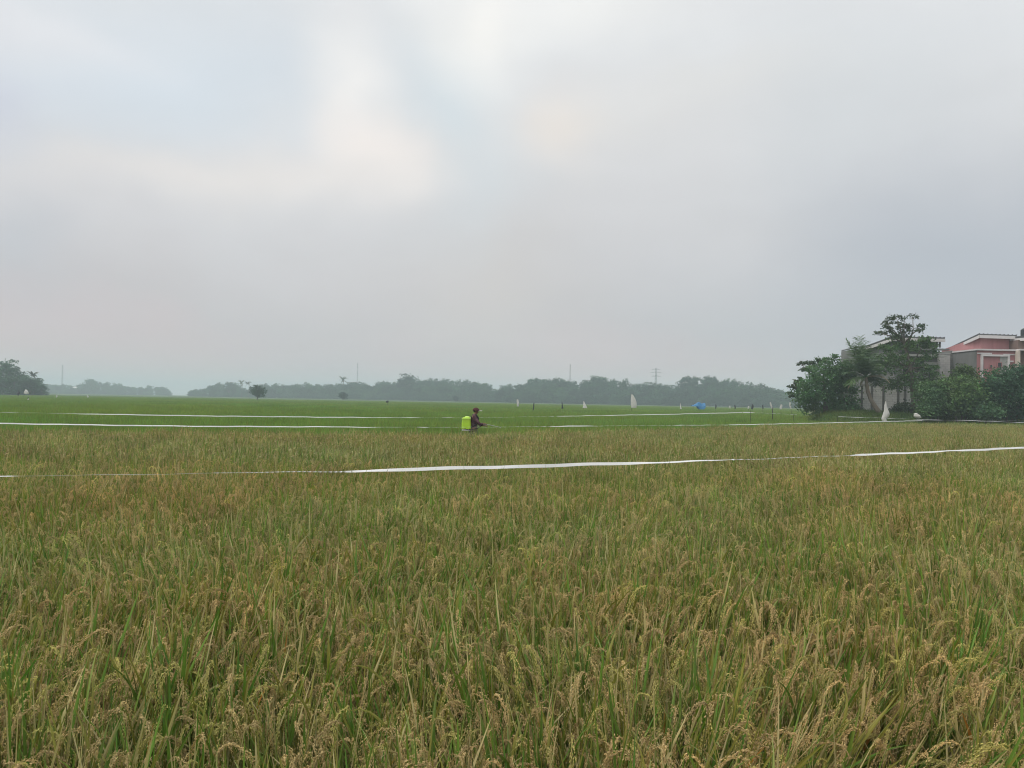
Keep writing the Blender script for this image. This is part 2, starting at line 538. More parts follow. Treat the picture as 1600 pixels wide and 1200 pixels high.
def spindles(mb, C, D, ln, r, col):
    """grain-sized three-sided spindles along directions D"""
    n = len(C)
    a = unit(np.cross(D, rng.normal(size=(n, 3)))); b_ = np.cross(D, a)
    ln = np.broadcast_to(ln, n)[:, None]; r = np.broadcast_to(r, n)[:, None]
    vs_ = [C - D * ln / 2, C + D * ln / 2]
    for k in range(3):
        q = 2 * math.pi * k / 3
        vs_.append(C + (a * math.cos(q) + b_ * math.sin(q)) * r)
    v = np.stack(vs_, 1).reshape(-1, 3)
    f = np.array([(0, 2, 3), (0, 3, 4), (0, 4, 2), (1, 3, 2), (1, 4, 3), (1, 2, 4)])
    F = (np.arange(n)[:, None, None] * 5 + f[None]).reshape(-1, 3)
    mb.grid_faces(v, F, np.repeat(col, 5, 0))


def blade(mb, p, dirv, L, W, droop, seg, col, tipcol=None, fold=True):
    """arching grass blade: strip that starts at p along dirv and bends down"""
    p = np.array(p, float); d = unit(np.array(dirv, float))
    side = np.cross(d, (0, 0, 1.0)) + rng.normal(size=3) * 0.35
    side = unit(side)
    step = L / seg
    rows = []; cols = []
    for i in range(seg + 1):
        t = i / seg
        w = W * (0.55 + 0.9 * t if t < 0.35 else max(0.04, (1 - t) / 0.65) ** 0.75 * 0.87) / 2
        s_ = unit(side - d * side.dot(d))
        nn = np.cross(s_, d)
        if fold: rows += [p - s_ * w, p + nn * w * 0.35, p + s_ * w]
        else: rows += [p - s_ * w, p + s_ * w]
        c = col if tipcol is None else col * (1 - t ** 2) + tipcol * t ** 2
        cols += [c] * (3 if fold else 2)
        p = p + d * step
        d = unit(d + np.array([0, 0, -droop * step / L * (0.4 + 1.6 * t)]))
    k = 3 if fold else 2
    F = []
    for i in range(seg):
        for j in range(k - 1):
            a = i * k + j
            F.append((a, a + 1, a + k + 1, a + k))
    mb.add(np.array(rows), F, np.array(cols))


def leaf_colour(green=0.6):
    r_ = rng.random()
    if r_ < green: c = GREEN * rng.uniform(0.75, 1.3) * np.array([rng.uniform(0.85, 1.35), 1, rng.uniform(0.8, 1.1)])
    elif r_ < green + 0.22: c = np.array([0.27, 0.265, 0.07]) * rng.uniform(0.75, 1.15)
    elif r_ < 0.995: c = STRAW * rng.uniform(0.7, 1.1)
    else: c = np.array([0.45, 0.21, 0.06])
    return c


def panicle(mb, p, d, lod, grow=1.0):
    """nodding head: a bent axis with hanging strings of grains"""
    base = GRAIN * rng.uniform(0.72, 1.15) * (np.array([0.80, 0.95, 0.68]) if rng.random() < 0.25 else 1)
    L = rng.uniform(0.15, 0.22) * grow
    phi = rng.uniform(0, 2 * math.pi)
    out = unit(np.array([d[0], d[1], 0]) * 1.5 + 0.5 * np.array([math.cos(phi), math.sin(phi), 0]))
    d = unit(np.array(d) + out * rng.uniform(0.05, 0.3))
    seg = 9
    droop = rng.uniform(0.4, 0.95)
    pts = [np.array(p)]; dirs = [d]
    for i in range(seg):
        pts.append(pts[-1] + d * L / seg)
        d = unit(d + np.array([0, 0, -droop]) + out * 0.07)
        dirs.append(d)
    if lod == 0: mb.tube([tuple(q_) for q_ in pts[:8]], 0.0013, 3, base * 0.9, cap=False)
    nb_ = {0: 9, 1: 8, 2: 4}[lod]
    for j in range(nb_):
        t = 0.08 + 0.85 * j / nb_
        i = min(seg - 1, int(t * seg)); fr = t * seg - i
        p0 = pts[i] * (1 - fr) + pts[i + 1] * fr
        a = rng.uniform(0, 2 * math.pi)
        bd = unit(dirs[i] * 0.8 + np.array([math.cos(a), math.sin(a), 0]) * rng.uniform(0.08, 0.28) + out * 0.10)
        bl = rng.uniform(0.085, 0.145) * (1.1 - 0.35 * t) * grow
        if lod == 2:
            blade(mb, p0, bd, bl * 1.35, 0.019, 2.2, 3, base * np.array([0.94, 1.0, 0.94]) * rng.uniform(0.5, 0.84), fold=False)  # far strips shade each other less; that shade is dimmed into their colour
            continue
        m = int(bl / (0.0054 if lod == 0 else 0.0095)) + 1
        s_ = (np.arange(m) + 0.5) / m
        C = p0 + bd * ((s_ - 0.25 * s_ ** 2) * bl)[:, None] + np.array([0, 0, -0.75]) * (s_[:, None] ** 2) * bl
        D = unit(bd * (1 - 0.5 * s_[:, None]) + np.array([0, 0, -1.5]) * s_[:, None] + rng.normal(size=(m, 3)) * 0.27)
        C = C + rng.normal(size=(m, 3)) * 0.0022
        cc = base * rng.uniform(0.78, 1.22, (m, 1))
        if lod == 0: spindles(mb, C, D, rng.uniform(0.008, 0.0105, m), 0.0018, cc)
        else: spindles(mb, C, D, rng.uniform(0.012, 0.018, m), 0.0026, cc)


def rice_plant(lod, green, lean=0.0):
    mb = MB()
    nt_ = {0: 12, 1: 11, 2: 9}[lod]
    for k in range(nt_):
        phi = rng.uniform(0, 2 * math.pi)
        th = abs(rng.normal(0.12, 0.09)) + 0.02
        u = np.array([math.cos(phi), math.sin(phi), 0.0])
        p0 = u * rng.uniform(0.01, 0.06)
        d = unit(np.array([0, 0, 1.0]) + u * math.tan(th))
        hs = rng.uniform(0.60, 0.80)
        top = p0 + d * hs
        scol = np.array([0.20, 0.22, 0.08]) * rng.uniform(0.7, 1.2)
        if lod == 0: mb.tube([tuple(p0), tuple(p0 + d * hs * 0.55), tuple(top)], [0.003, 0.0026, 0.0016], 3, scol, cap=False)
        else: blade(mb, p0, d, hs, 0.008, 0.02, 1, scol, fold=False)
        if rng.random() < 0.93: panicle(mb, top, d, lod, rng.uniform(0.56, 0.86))
        for j in range(3 if rng.random() < 0.75 else 2):
            h0 = hs * rng.uniform(0.40, 0.95)
            a = rng.uniform(0, 2 * math.pi)
            up = rng.uniform(0.05, 0.42)
            ld = unit(d + np.array([math.cos(a), math.sin(a), 0]) * up)
            c = leaf_colour(green)
            if rng.random() < 0.09:
                ld = unit(d + np.array([math.cos(a), math.sin(a), 0]) * rng.uniform(0.9, 2.2)); c = STRAW * rng.uniform(0.7, 1.05)
            tip = c * 0.6 + STRAW * 0.4 if rng.random() < 0.35 else None
            L = rng.uniform(0.20, 0.42) if h0 < 0.55 else rng.uniform(0.15, 0.30)
            blade(mb, p0 + d * h0, ld, L, rng.uniform(0.0075, 0.016) * (1 if lod < 2 else 1.3), rng.choice([0.12, 0.35, 0.9, 1.8], p=[.4, .3, .18, .12]),
                  {0: 6, 1: 4, 2: 3}[lod], c, tip, fold=lod == 0)
    return mb


GRS = [0.5, 0.6, 0.68, 0.58, 0.74, 0.46, 0.62]
src = []
for k in range(6): src.append(rice_plant(0, GRS[k]).build('rice_source_0%d' % k, 'ripe_rice', link=False))
TILE = {1: (0.36, 2), 2: (0.66, 3)}
for lod in (1, 2):                       # further off, a tile of several plants at a time
    pool = [rice_plant(lod, GRS[k] - (0.03, 0.07)[lod - 1]) for k in range(7)]
    size, side = TILE[lod]
    for k in range(6):
        mb = MB(); st = size / side
        for i in range(side):
            for j in range(side):
                m_ = Matrix.Rotation(rng.normal() * 0.12, 3, 'X') @ Matrix.Rotation(rng.normal() * 0.12, 3, 'Y') @ Matrix.Rotation(rng.uniform(0, 6.28), 3, 'Z') * rng.uniform(0.92, 1.08)
                mb.merge(pool[rng.integers(7)], m_, ((i + .5) * st - size / 2 + rng.uniform(-.35, .35) * st, (j + .5) * st - size / 2 + rng.uniform(-.35, .35) * st, 0), rng.uniform(0.85, 1.15))
        src.append(mb.build('rice_source_%d%d' % (lod, k), 'ripe_rice', link=False))
rice_coll = source_collection('rice_sources', src)
NL = {0: (0, 6), 1: (6, 6), 2: (12, 6)}


def vnoise(x, y, s, seed):
    """smooth value noise on a grid"""
    r2 = np.random.default_rng(seed)
    g = r2.random((256, 256))
    u = x / s + 100; v = y / s + 100
    i = np.floor(u).astype(int); j = np.floor(v).astype(int)
    fu = sstep(u - i); fv = sstep(v - j)
    G = lambda a, c: g[a % 256, c % 256]
    return (G(i, j) * (1 - fu) + G(i + 1, j) * fu) * (1 - fv) + (G(i, j + 1) * (1 - fu) + G(i + 1, j + 1) * fu) * fv


def scatter_rows(y0, y1, sp, jit, pad=3.0, k=0.69):
    pts = []
    for y in np.arange(y0, y1, sp):
        half = k * y + pad
        xs = np.arange(-half, half, sp)
        pts.append(np.stack([xs + rng.uniform(-jit, jit, len(xs)), np.full(len(xs), y) + rng.uniform(-jit, jit, len(xs))], 1))
    return np.concatenate(pts)


allp = []
for y0, y1, sp, lod in ((1.0, 5.5, 0.165, 0), (5.5, 13, 0.36, 1), (13, 56, 0.66, 2)):
    p = scatter_rows(y0 + (0.1 if lod else 0), y1, sp, sp * (0.38, 0.05, 0.03)[lod])
    p = p[p[:, 1] < edge_y(p[:, 0]) - (0, 0.1, 0.25)[lod]]
    p = p[bank_h(p[:, 0], p[:, 1]) < 0.05]
    allp.append(np.column_stack([p, np.full(len(p), lod)]))
allp = np.concatenate(allp)
# a trampled gap close by on the right
gap = (np.abs(allp[:, 0] - 0.595 * allp[:, 1]) < 0.21 + 0.05 * np.sin(allp[:, 1] * 9)) & (allp[:, 1] > 1.35) & (allp[:, 1] < 2.62)
allp = allp[~gap]
x_, y_, l_ = allp.T
n = len(x_)
lx = (vnoise(x_, y_, 1.0, 1) - 0.5) * 0.45 + rng.normal(size=n) * 0.09
ly = (vnoise(x_, y_, 1.0, 2) - 0.5) * 0.45 + rng.normal(size=n) * 0.09
lodged = np.exp(-(np.hypot(x_ - 1.12, y_ - 2.6) / 0.45) ** 2)
lx += 0.75 * lodged; ly -= 0.45 * lodged
for gx_, gy_, gr, sx_, sy_ in ((-2.6, 5.2, 0.6, -0.4, -0.2), (0.9, 6.6, 0.7, 0.4, 0.1), (-0.7, 3.4, 0.35, 0.35, -0.3), (3.4, 7.4, 0.8, -0.4, -0.3), (-4.6, 8.6, 0.9, 0.4, -0.2), (2.1, 4.4, 0.4, -0.35, 0.1)):
    lg = np.exp(-(np.hypot(x_ - gx_, y_ - gy_) / gr) ** 2)
    lx += sx_ * lg; ly += sy_ * lg                       # patches the wind has pushed over
rot = np.stack([-ly, lx, np.zeros(n)], 1)
# spin about the plant's own axis first, then lean: built as euler XYZ of the product
E = np.zeros((n, 3))
for i in range(n):
    q_ = (1, 0.8, 0.35)[int(l_[i])]
    m = Euler((rot[i, 0] * q_, rot[i, 1] * q_, 0), 'XYZ').to_matrix() @ Matrix.Rotation(rnd.uniform(0, 6.283) if l_[i] == 0 else rnd.randrange(4) * math.pi / 2, 3, 'Z')
    E[i] = m.to_euler('XYZ')
hgt = 0.96 + 0.13 * vnoise(x_, y_, 0.7, 3) + rng.normal(size=n) * 0.045
scl = np.stack([np.where(l_ > 0, 1.0, hgt * rng.uniform(0.95, 1.15, n))] * 2 + [hgt], 1)
idx = np.array([NL[int(a)][0] + rnd.randrange(NL[int(a)][1]) for a in l_])
ripe = instancer('ripe_rice', np.stack([x_, y_, np.zeros(n)], 1), E, scl, idx, rice_coll)
tag(ripe, 'ripening golden green rice filling the foreground field', 'rice', kind='stuff')


# ------------------------------------------------------------------ green rice
def green_patch(size, count, wide):
    mb = MB()
    for k in range(count):
        a = rng.uniform(0, 2 * math.pi)
        p0 = np.array([rng.uniform(-size / 2, size / 2), rng.uniform(-size / 2, size / 2), rng.uniform(0.15, 0.42)])
        d = np.array([math.cos(a) * rng.uniform(0.05, 0.35), math.sin(a) * rng.uniform(0.05, 0.35), 1])
        c = np.array([0.18, 0.30, 0.065]) * rng.uniform(0.7, 1.3) * np.array([rng.uniform(0.85, 1.3), 1, 1])
        if rng.random() < 0.10: c = np.array([0.27, 0.26, 0.09]) * rng.uniform(0.7, 1.1)
        blade(mb, p0, d, rng.uniform(0.42, 0.62), wide * rng.uniform(0.8, 1.3), rng.choice([0.2, 0.6, 1.3]), 3, c, fold=False)
    return mb


gsrc = [green_patch(1.5, 620, 0.022).build('green_source_%d' % k, 'green_rice', link=False) for k in range(5)]
gsrc += [green_patch(2.6, 860, 0.05).build('green_source_%d' % (5 + k), 'green_rice', link=False) for k in range(5)]
green_coll = source_collection('green_sources', gsrc)
gp = []
for y0, y1, sp, base in ((17, 70, 1.45, 0), (70, 262, 2.5, 5)):
    p = scatter_rows(y0, y1, sp, sp * 0.03, pad=6)
    p = p[(p[:, 1] > edge_y(p[:, 0]) + 0.55) & (bank_h(p[:, 0], p[:, 1]) < 0.06)]
    gp.append(np.column_stack([p, np.full(len(p), base), np.full(len(p), sp)]))
gp = np.concatenate(gp)
x_, y_, b_, s_ = gp.T
n = len(x_)
far = np.ones(n)
hz = (0.93 + 0.10 * vnoise(x_, y_, 6.0, 8) + rng.normal(size=n) * 0.04)
green = instancer('green_rice', np.stack([x_, y_, np.zeros(n)], 1), np.stack([np.zeros(n), np.zeros(n), rng.integers(0, 4, n) * math.pi / 2], 1),
                  np.stack([far, far, hz], 1), (b_ + rng.integers(0, 5, n)).astype(int), green_coll)
tag(green, 'green unripe rice fields stretching away behind the ripe field', 'rice', kind='stuff')

# the far part of the fields: one rough sheet at the height of the crop
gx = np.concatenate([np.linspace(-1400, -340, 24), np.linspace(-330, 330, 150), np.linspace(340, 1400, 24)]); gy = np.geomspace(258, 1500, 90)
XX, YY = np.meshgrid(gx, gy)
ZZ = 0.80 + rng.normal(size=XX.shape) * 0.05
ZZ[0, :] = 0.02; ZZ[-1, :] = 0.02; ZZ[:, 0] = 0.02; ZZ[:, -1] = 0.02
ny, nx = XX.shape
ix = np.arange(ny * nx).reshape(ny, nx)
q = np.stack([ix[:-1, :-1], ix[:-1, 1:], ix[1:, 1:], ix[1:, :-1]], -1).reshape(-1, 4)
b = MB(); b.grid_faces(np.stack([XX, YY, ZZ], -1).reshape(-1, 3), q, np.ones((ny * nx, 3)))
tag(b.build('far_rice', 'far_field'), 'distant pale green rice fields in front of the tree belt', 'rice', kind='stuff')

# grass on the bank
gs = []
for k in range(4):
    mb = MB()
    for j in range(60):
        a = rng.uniform(0, 6.28)
        p0 = np.array([rng.uniform(-.4, .4), rng.uniform(-.4, .4), -0.03])
        c = np.array([0.10, 0.17, 0.045]) * rng.uniform(0.7, 1.35) * np.array([rng.uniform(0.9, 1.4), 1, 1])
        blade(mb, p0, np.array([math.cos(a) * .4, math.sin(a) * .4, 1]), rng.uniform(0.18, 0.5), 0.03, rng.choice([.3, .9, 1.5]), 3, c, fold=False)
    gs.append(mb.build('grass_source_%d' % k, 'bank_grass', link=False))
bank_coll = source_collection('grass_sources', gs)
p = np.stack([rng.uniform(20, 62, 6500), rng.uniform(54.5, 84, 6500)], 1)
p = p[bank_h(p[:, 0], p[:, 1]) > 0.03]
n = len(p)
z = bank_h(p[:, 0], p[:, 1])
bg_ = instancer('bank_grass', np.column_stack([p, z]), np.stack([np.zeros(n), np.zeros(n), rng.uniform(0, 6.28, n)], 1),
                np.stack([np.ones(n) * 1.2, np.ones(n) * 1.2, rng.uniform(0.6, 1.3, n)], 1), rng.integers(0, 4, n), bank_coll)
tag(bg_, 'rough green grass on the low bank below the houses', 'grass', kind='stuff')


# weeds standing on the low bunds between the plots
wp = []
for px0, d0, px1, d1, cnt in ((885, 84, 1015, 86, 70), (1075, 46, 1165, 50, 45), (1160, 50, 1300, 55, 110), (120, 170, 250, 175, 70), (420, 120, 640, 124, 60)):
    for k in range(cnt):
        f_ = rnd.random()
        d_ = d0 + (d1 - d0) * f_ + rnd.gauss(0, 0.35)
        if vnoise(np.array([f_ * 30.0]), np.array([d0 * 1.0]), 2.0, 4)[0] > 0.35: wp.append((X(px0 + (px1 - px0) * f_, d_), d_, 0.0))
n = len(wp)
bw_ = instancer('bund_weeds', wp, np.stack([np.zeros(n), np.zeros(n), rng.uniform(0, 6.28, n)], 1), np.stack([np.ones(n) * 1.1, np.ones(n) * 1.1, rng.uniform(1.9, 2.7, n)], 1), rng.integers(0, 4, n), bank_coll)
tag(bw_, 'darker weeds on the low bunds between the green plots', 'weeds', kind='stuff')

# ================================================================== things
# ------------------------------------------------------------------ houses on the bank
def house_box(parent, name, mat, x0, x1, y0, y1, z0, z1):
    return MB().box(x0, x1, y0, y1, z0, z1).build(name, mat, parent)


def sheet_roof(parent, fl, fr, bl, th=0.12, over=0.0):
    """sheet roof from its front left, front right and back left corners, with corrugation ribs and a pale fascia board"""
    fl, fr, bl = Vector(fl), Vector(fr), Vector(bl)
    br = fr + (bl - fl)
    r = MB().slab(fl, fr, br, bl, th).build('roof', 'roof_sheet', parent)
    up = Vector((0, 0, 0.03))
    k = max(3, int((fr - fl).length / 0.35))
    rb = MB()
    for i in range(k + 1):
        a = fl + (fr - fl) * (i / k); c = bl + (br - bl) * (i / k)
        rb.tube([a + up, c + up], 0.035, 4)
    rb.build('rib', 'roof_sheet', r)
    f = MB()
    dn = Vector((0, 0, -th - 0.003))
    e = Vector((0, 0.06, 0))
    f.slab(fl + dn - e, fr + dn - e, fr + dn + e, fl + dn + e, 0.26)
    f.build('fascia', 'white_trim', r)
    s_ = MB()
    sx_ = Vector((0.06, 0, 0)) * (-1)
    s_.slab(fl + dn + sx_, fl + dn - sx_ + Vector((0, 0.07, 0)), bl + dn - sx_, bl + dn + sx_, 0.24)
    s_.build('fascia', 'white_trim', r)
    return r


def window(parent, xc, yf, zc, wd, ht, frame='white_trim'):
    t = 0.035
    g = MB().box(xc - wd / 2, xc + wd / 2, yf - 0.02, yf + 0.03, zc - ht / 2, zc + ht / 2).build('window', 'dark_glass', parent)
    f = MB()
    f.box(xc - wd / 2 - t, xc - wd / 2, yf - 0.05, yf + 0.02, zc - ht / 2 - t, zc + ht / 2 + t)
    f.box(xc + wd / 2, xc + wd / 2 + t, yf - 0.05, yf + 0.02, zc - ht / 2 - t, zc + ht / 2 + t)
    f.box(xc - wd / 2, xc + wd / 2, yf - 0.05, yf + 0.02, zc + ht / 2, zc + ht / 2 + t)
    f.build('frame', frame, g)
    MB().box(xc - wd / 2 - t, xc + wd / 2 + t, yf - 0.1, yf + 0.02, zc - ht / 2 - t, zc - ht / 2).build('sill', frame, g)
    return g


D1 = 68.0
gz = 1.3
# grey house
hx0, hx1 = X(1397, D1), X(1464, D1)
h1 = empty('terraced_house', (hx0, D1, gz), 'bare grey two storey house with lean roof, half hidden behind the tall thin tree', 'house')
Wp = lambda o_: (o_.parent, o_)[1]


def local(parent):
    """re-seat the children of a thing built in world coordinates"""
    inv = Matrix.Translation(-parent.location)
    for c in parent.children:
        c.matrix_parent_inverse = inv


z_top = P(1430, 527, D1).z
z_mid = P(1430, 556, D1).z
house_box(h1, 'wall', 'grey_render', hx0, hx1, D1, D1 + 7.0, gz - 0.6, z_top - 0.45)
up = MB()
ylow = P(1368, 542, D1 + 5.0).z
up.add([(hx0, D1 + 0.004, z_top - 0.45), (hx1, D1 + 0.004, z_top - 0.45), (hx1, D1 + 7, z_top - 0.45), (hx0, D1 + 7, z_top - 0.45),
        (hx0, D1 + 0.004, z_top - 0.16), (hx1, D1 + 0.004, z_top - 0.16), (hx1, D1 + 7, z_top - 0.44), (hx0, D1 + 7, z_top - 0.44)],
       [(0, 1, 5, 4), (1, 2, 6, 5), (2, 3, 7, 6), (3, 0, 4, 7), (4, 5, 6, 7)])
up.build('gable', 'grey_render', h1)
sheet_roof(h1, (hx0 - 0.35, D1 - 0.55, z_top), (hx1 + 0.35, D1 - 0.55, z_top - 0.02), (hx0 - 0.35, D1 + 7.3, z_top - 0.75))
house_box(h1, 'ledge', 'pale_render', hx0 - 0.1, hx1 + 0.5, D1 - 0.7, D1 - 0.003, z_mid - 0.08, z_mid + 0.1)
house_box(h1, 'canopy_slab', 'grey_render', hx0 + 0.4, hx1 + 0.75, D1 - 0.55, D1 - 0.003, P(1430, 546, D1).z - 0.06, P(1430, 546, D1).z + 0.08)
house_box(h1, 'band', 'pale_render', hx0, hx1 + 0.02, D1 - 0.06, D1 - 0.003, z_mid - 0.75, z_mid - 0.5)
for px_, py_, wd, ht in ((1455, 587, 0.55, 0.95), (1418, 575, 0.9, 1.2), (1408, 540, 0.6, 0.5), (1428, 540, 0.7, 0.5)):
    c = P(px_, py_, D1)
    window(h1, c.x, D1, c.z, wd, ht, 'pale_render')
# pillar blocks of the open parapet at the right end
for k, px_ in enumerate((1460, 1464)):
    c = P(px_, 538, D1)
    house_box(h1, 'baluster', 'grey_render', c.x + 0.0, c.x + 0.10, D1 - 0.45, D1 - 0.3, P(1460, 545, D1).z + 0.085, c.z + 0.35)
house_box(h1, 'rail', 'grey_render', P(1459, 538, D1).x, P(1466, 538, D1).x + 0.05, D1 - 0.47, D1 - 0.28, P(1462, 538, D1).z + 0.352, P(1462, 538, D1).z + 0.45)
# low back extension, to the left, with its own flat sheet roof
bx0 = X(1347, 75.2)
house_box(h1, 'back_wall', 'grey_render', bx0, hx0 - 0.004, 75.05, 79, gz - 0.5, P(1350, 545, 75).z)
r = MB().slab((bx0 - 0.3, 74.8, P(1350, 541, 75).z), (hx0 + 0.2, 74.8, P(1350, 541, 75).z), (hx0 + 0.2, 79.3, P(1350, 541, 75).z - 0.1), (bx0 - 0.3, 79.3, P(1350, 541, 75).z - 0.1), 0.1).build('back_roof', 'roof_sheet', h1)
local(h1)

# block wall between the houses
wa = empty('block_wall', (X(1475, 70), 70, gz), 'bare grey block wall closing the gap between the grey and the pink house', 'wall')
house_box(wa, 'wall', 'grey_block', X(1464.5, 70) + 0.3, X(1486, 70), 70.2, 70.4, gz - 0.5, P(1476, 553, 70).z)
house_box(wa, 'coping', 'pale_render', X(1464.5, 70) + 0.27, X(1486, 70) + 0.02, 70.15, 70.45, P(1476, 553, 70).z + 0.003, P(1476, 553, 70).z + 0.1)
local(wa)

# white block boundary wall in front of the grey house
gw = empty('boundary_wall', (X(1385, 66.5), 66.5, gz), 'pale weathered concrete block wall behind the leaning palm', 'wall')
DW = 66.5
wtop = P(1380, 603, DW).z
house_box(gw, 'wall', 'white_block', X(1345, DW), X(1443, DW), DW, DW + 0.15, gz - 0.7, wtop)
house_box(gw, 'coping', 'pale_render', X(1345, DW) - 0.03, X(1443, DW), DW - 0.03, DW + 0.18, wtop + 0.003, wtop + 0.10)
for px_ in (1346, 1362, 1380, 1403, 1414, 1432):
    xx = X(px_, DW)
    house_box(gw, 'post', 'dark_block', xx - 0.09, xx + 0.09, DW - 0.05, DW - 0.003, gz - 0.7, wtop - 0.02)
local(gw)

# pink house
D2 = 67.0
h2 = empty('terraced_house', (X(1550, D2), D2, gz), 'pink two storey house with white trim and slanting grey roof, at the right', 'house')
lx0, lx1 = X(1526, D2), X(1589, D2)
ltop = P(1555, 548, D2).z
house_box(h2, 'wall', 'pink_render', lx0, lx1, D2, D2 + 7.5, gz - 0.6, ltop - 0.004)
house_box(h2, 'side_wall', 'dark_block', X(1485, D2 + 3.6), lx0 - 0.003, D2 + 3.6, D2 + 7.4, gz - 0.6, P(1500, 548, D2 + 3.6).z)
sw = MB()
tz = P(1520, 546, D2).z - 0.05
sw.add([(lx0 - 0.05, D2 + 0.01, gz - .6), (lx0 - 0.006, D2 + 0.01, gz - .6), (lx0 - 0.006, D2 + 7.3, gz - .6), (lx0 - 0.05, D2 + 7.3, gz - .6),
        (lx0 - 0.05, D2 + 0.01, tz), (lx0 - 0.006, D2 + 0.01, tz), (lx0 - 0.006, D2 + 7.3, tz), (lx0 - 0.05, D2 + 7.3, tz)],
       [(0, 1, 5, 4), (1, 2, 6, 5), (2, 3, 7, 6), (3, 0, 4, 7), (4, 5, 6, 7)])
sw.build('side_render', 'grey_render', h2)
zb = ltop
house_box(h2, 'cornice', 'white_trim', lx0 - 0.12, lx1 + 0.1, D2 - 0.18, D2 + 7.45, zb, zb + 0.13)
house_box(h2, 'band', 'white_trim', lx0 + 0.02, X(1549, D2), D2 - 0.07, D2 - 0.003, zb - 0.30, zb - 0.19)
house_box(h2, 'band', 'white_trim', X(1567, D2), lx1 - 0.1, D2 - 0.07, D2 - 0.003, zb - 0.36, zb - 0.25)
# upper storey, set back
ux0, ux1 = X(1532, D2 + 1.4), X(1583, D2 + 1.4)
fl = P(1531, 521.5, D2 + 0.9); fr = P(1589, 523.5, D2 + 0.9)
bl_ = P(1481, 545, D2 + 5.6)
u = MB()
zf = fl.z - 0.15; zk = bl_.z - 0.12
uy0, uy1 = D2 + 1.4, D2 + 5.4
u.add([(ux0, uy0, zb + 0.13), (ux1, uy0, zb + 0.13), (ux1, uy1, zb + 0.13), (ux0 - 1.2, uy1, zb + 0.13), (ux0, uy0, zf), (ux1, uy0, zf), (ux1, uy1, max(zk, zb + .2)), (ux0 - 1.2, uy1, max(zk, zb + .2))],
      [(0, 1, 5, 4), (1, 2, 6, 5), (2, 3, 7, 6), (3, 0, 4, 7), (4, 5, 6, 7)])
u.build('upper_wall', 'pink_render', h2)
sheet_roof(h2, fl, fr, bl_, 0.1)
# white portal frame with the recessed front
fx0, fx1 = X(1531.5, D2), X(1576, D2)
ft, fb = P(1553, 554, D2).z, P(1553, 592, D2).z
fr_ = MB()
fr_.box(fx0, fx0 + 0.16, D2 - 0.16, D2 - 0.003, fb, ft - 0.162)
fr_.box(fx1 - 0.16, fx1, D2 - 0.16, D2 - 0.003, fb, ft - 0.162)
fr_.box(fx0, fx1, D2 - 0.16, D2 - 0.003, ft - 0.16, ft)
fr_.build('portal_frame', 'white_trim', h2)
house_box(h2, 'recess_panel', 'pale_render', X(1562, D2), fx1 - 0.162, D2 - 0.05, D2 - 0.004, fb, ft - 0.164)
for px_, py_, wd, ht in ((1534.6, 576, 0.16, 1.05), (1548, 572.5, 0.16, 0.24), (1561, 570, 0.32, 0.36)):
    c = P(px_, py_, D2)
    window(h2, c.x, D2 - (0.06 if px_ > 1555 else 0.02), c.z, wd, ht, 'pink_render')
c = P(1577.8, 564.5, D2)
MB().box(c.x - 0.05, c.x + 0.25, D2 - 0.12, D2 - 0.003, c.z - 0.06, c.z + 0.05).build('house_lamp', 'white_trim', h2)
local(h2)

# third house at the picture's edge
h3 = empty('terraced_house', (X(1600, D2), D2, gz), 'brown house with cream column at the right edge, beside the pink house', 'house')
q0, q1 = X(1583.5, D2) + 0.5, X(1583.5, D2) + 5.5
t3 = P(1595, 531, D2).z
house_box(h3, 'wall', 'brown_render', q0, q1, D2 + 0.2, D2 + 7, gz - 0.6, t3)
house_box(h3, 'column', 'cream_render', X(1589.6, D2 - 0.4), X(1594, D2 - 0.4), D2 - 0.4, D2 - 0.05, gz - 0.6, P(1590, 548, D2).z)
house_box(h3, 'ledge', 'white_trim', X(1589, D2) - 0.05, q1, D2 - 0.45, D2 + 0.19, P(1590, 548, D2).z + 0.003, P(1590, 548, D2).z + 0.12)
sheet_roof(h3, (q0 + 0.3, D2 - 0.6, P(1597, 526, D2).z), (q1 + 0.3, D2 - 0.6, P(1597, 526, D2).z + 0.05), (q0 - 0.2, D2 + 5, P(1580, 532, D2 + 5).z))
window(h3, q0 + 1.3, D2 + 0.2, t3 - 1.0, 0.7, 0.9)
tk = P(1601, 520, D2 + 3)
MB().tube([(tk.x, tk.y, t3 - 0.1), (tk.x, tk.y, tk.z - 0.3)], 0.25, 8).build('tank_stand', 'grey_render', h3)
MB().tube([(tk.x, tk.y, tk.z - 0.298), (tk.x, tk.y, tk.z + 0.25), (tk.x, tk.y, tk.z + 0.4)], [0.32, 0.32, 0.12], 12).build('water_tank', 'dark_plastic', h3)
local(h3)


# ------------------------------------------------------------------ trees by the houses
def seat(obj_, base):
    """make the base the origin of a thing whose parts were built in world coordinates"""
    return obj_


def tree(name, base, label, cat, limbs, blobs, clusters, per, leaf, col, spread, bark='bark', group=None, shell=0.35, cvar=0.3, mat='leaves', extra=()):
    t = empty(name, base, label, cat, group)
    tr = MB()
    for pts, rad in limbs: tr.tube(pts, rad, 8)
    if limbs: tr.build('trunk', bark, t, smooth=True)
    cr = MB()
    crown_mesh(cr, blobs, clusters, per, leaf, col, spread, shell, cvar)
    for ar in extra: crown_mesh(cr, *ar)
    cr.build('crown', mat, t)
    local(t)
    return t


def blob_list(items, d, depth=0.9):
    """blobs given as (px, py, radius px x, radius px y): solid clumps with their own depth"""
    out = []
    for px_, py_, rx, ry in items:
        dd = d + rnd.uniform(-depth, depth)
        c = P(px_, py_, dd)
        out.append(((c.x, c.y, c.z), (rx / FPX * dd, (rx * 0.5 + ry * 0.5) / FPX * dd, ry / FPX * dd)))
    return out


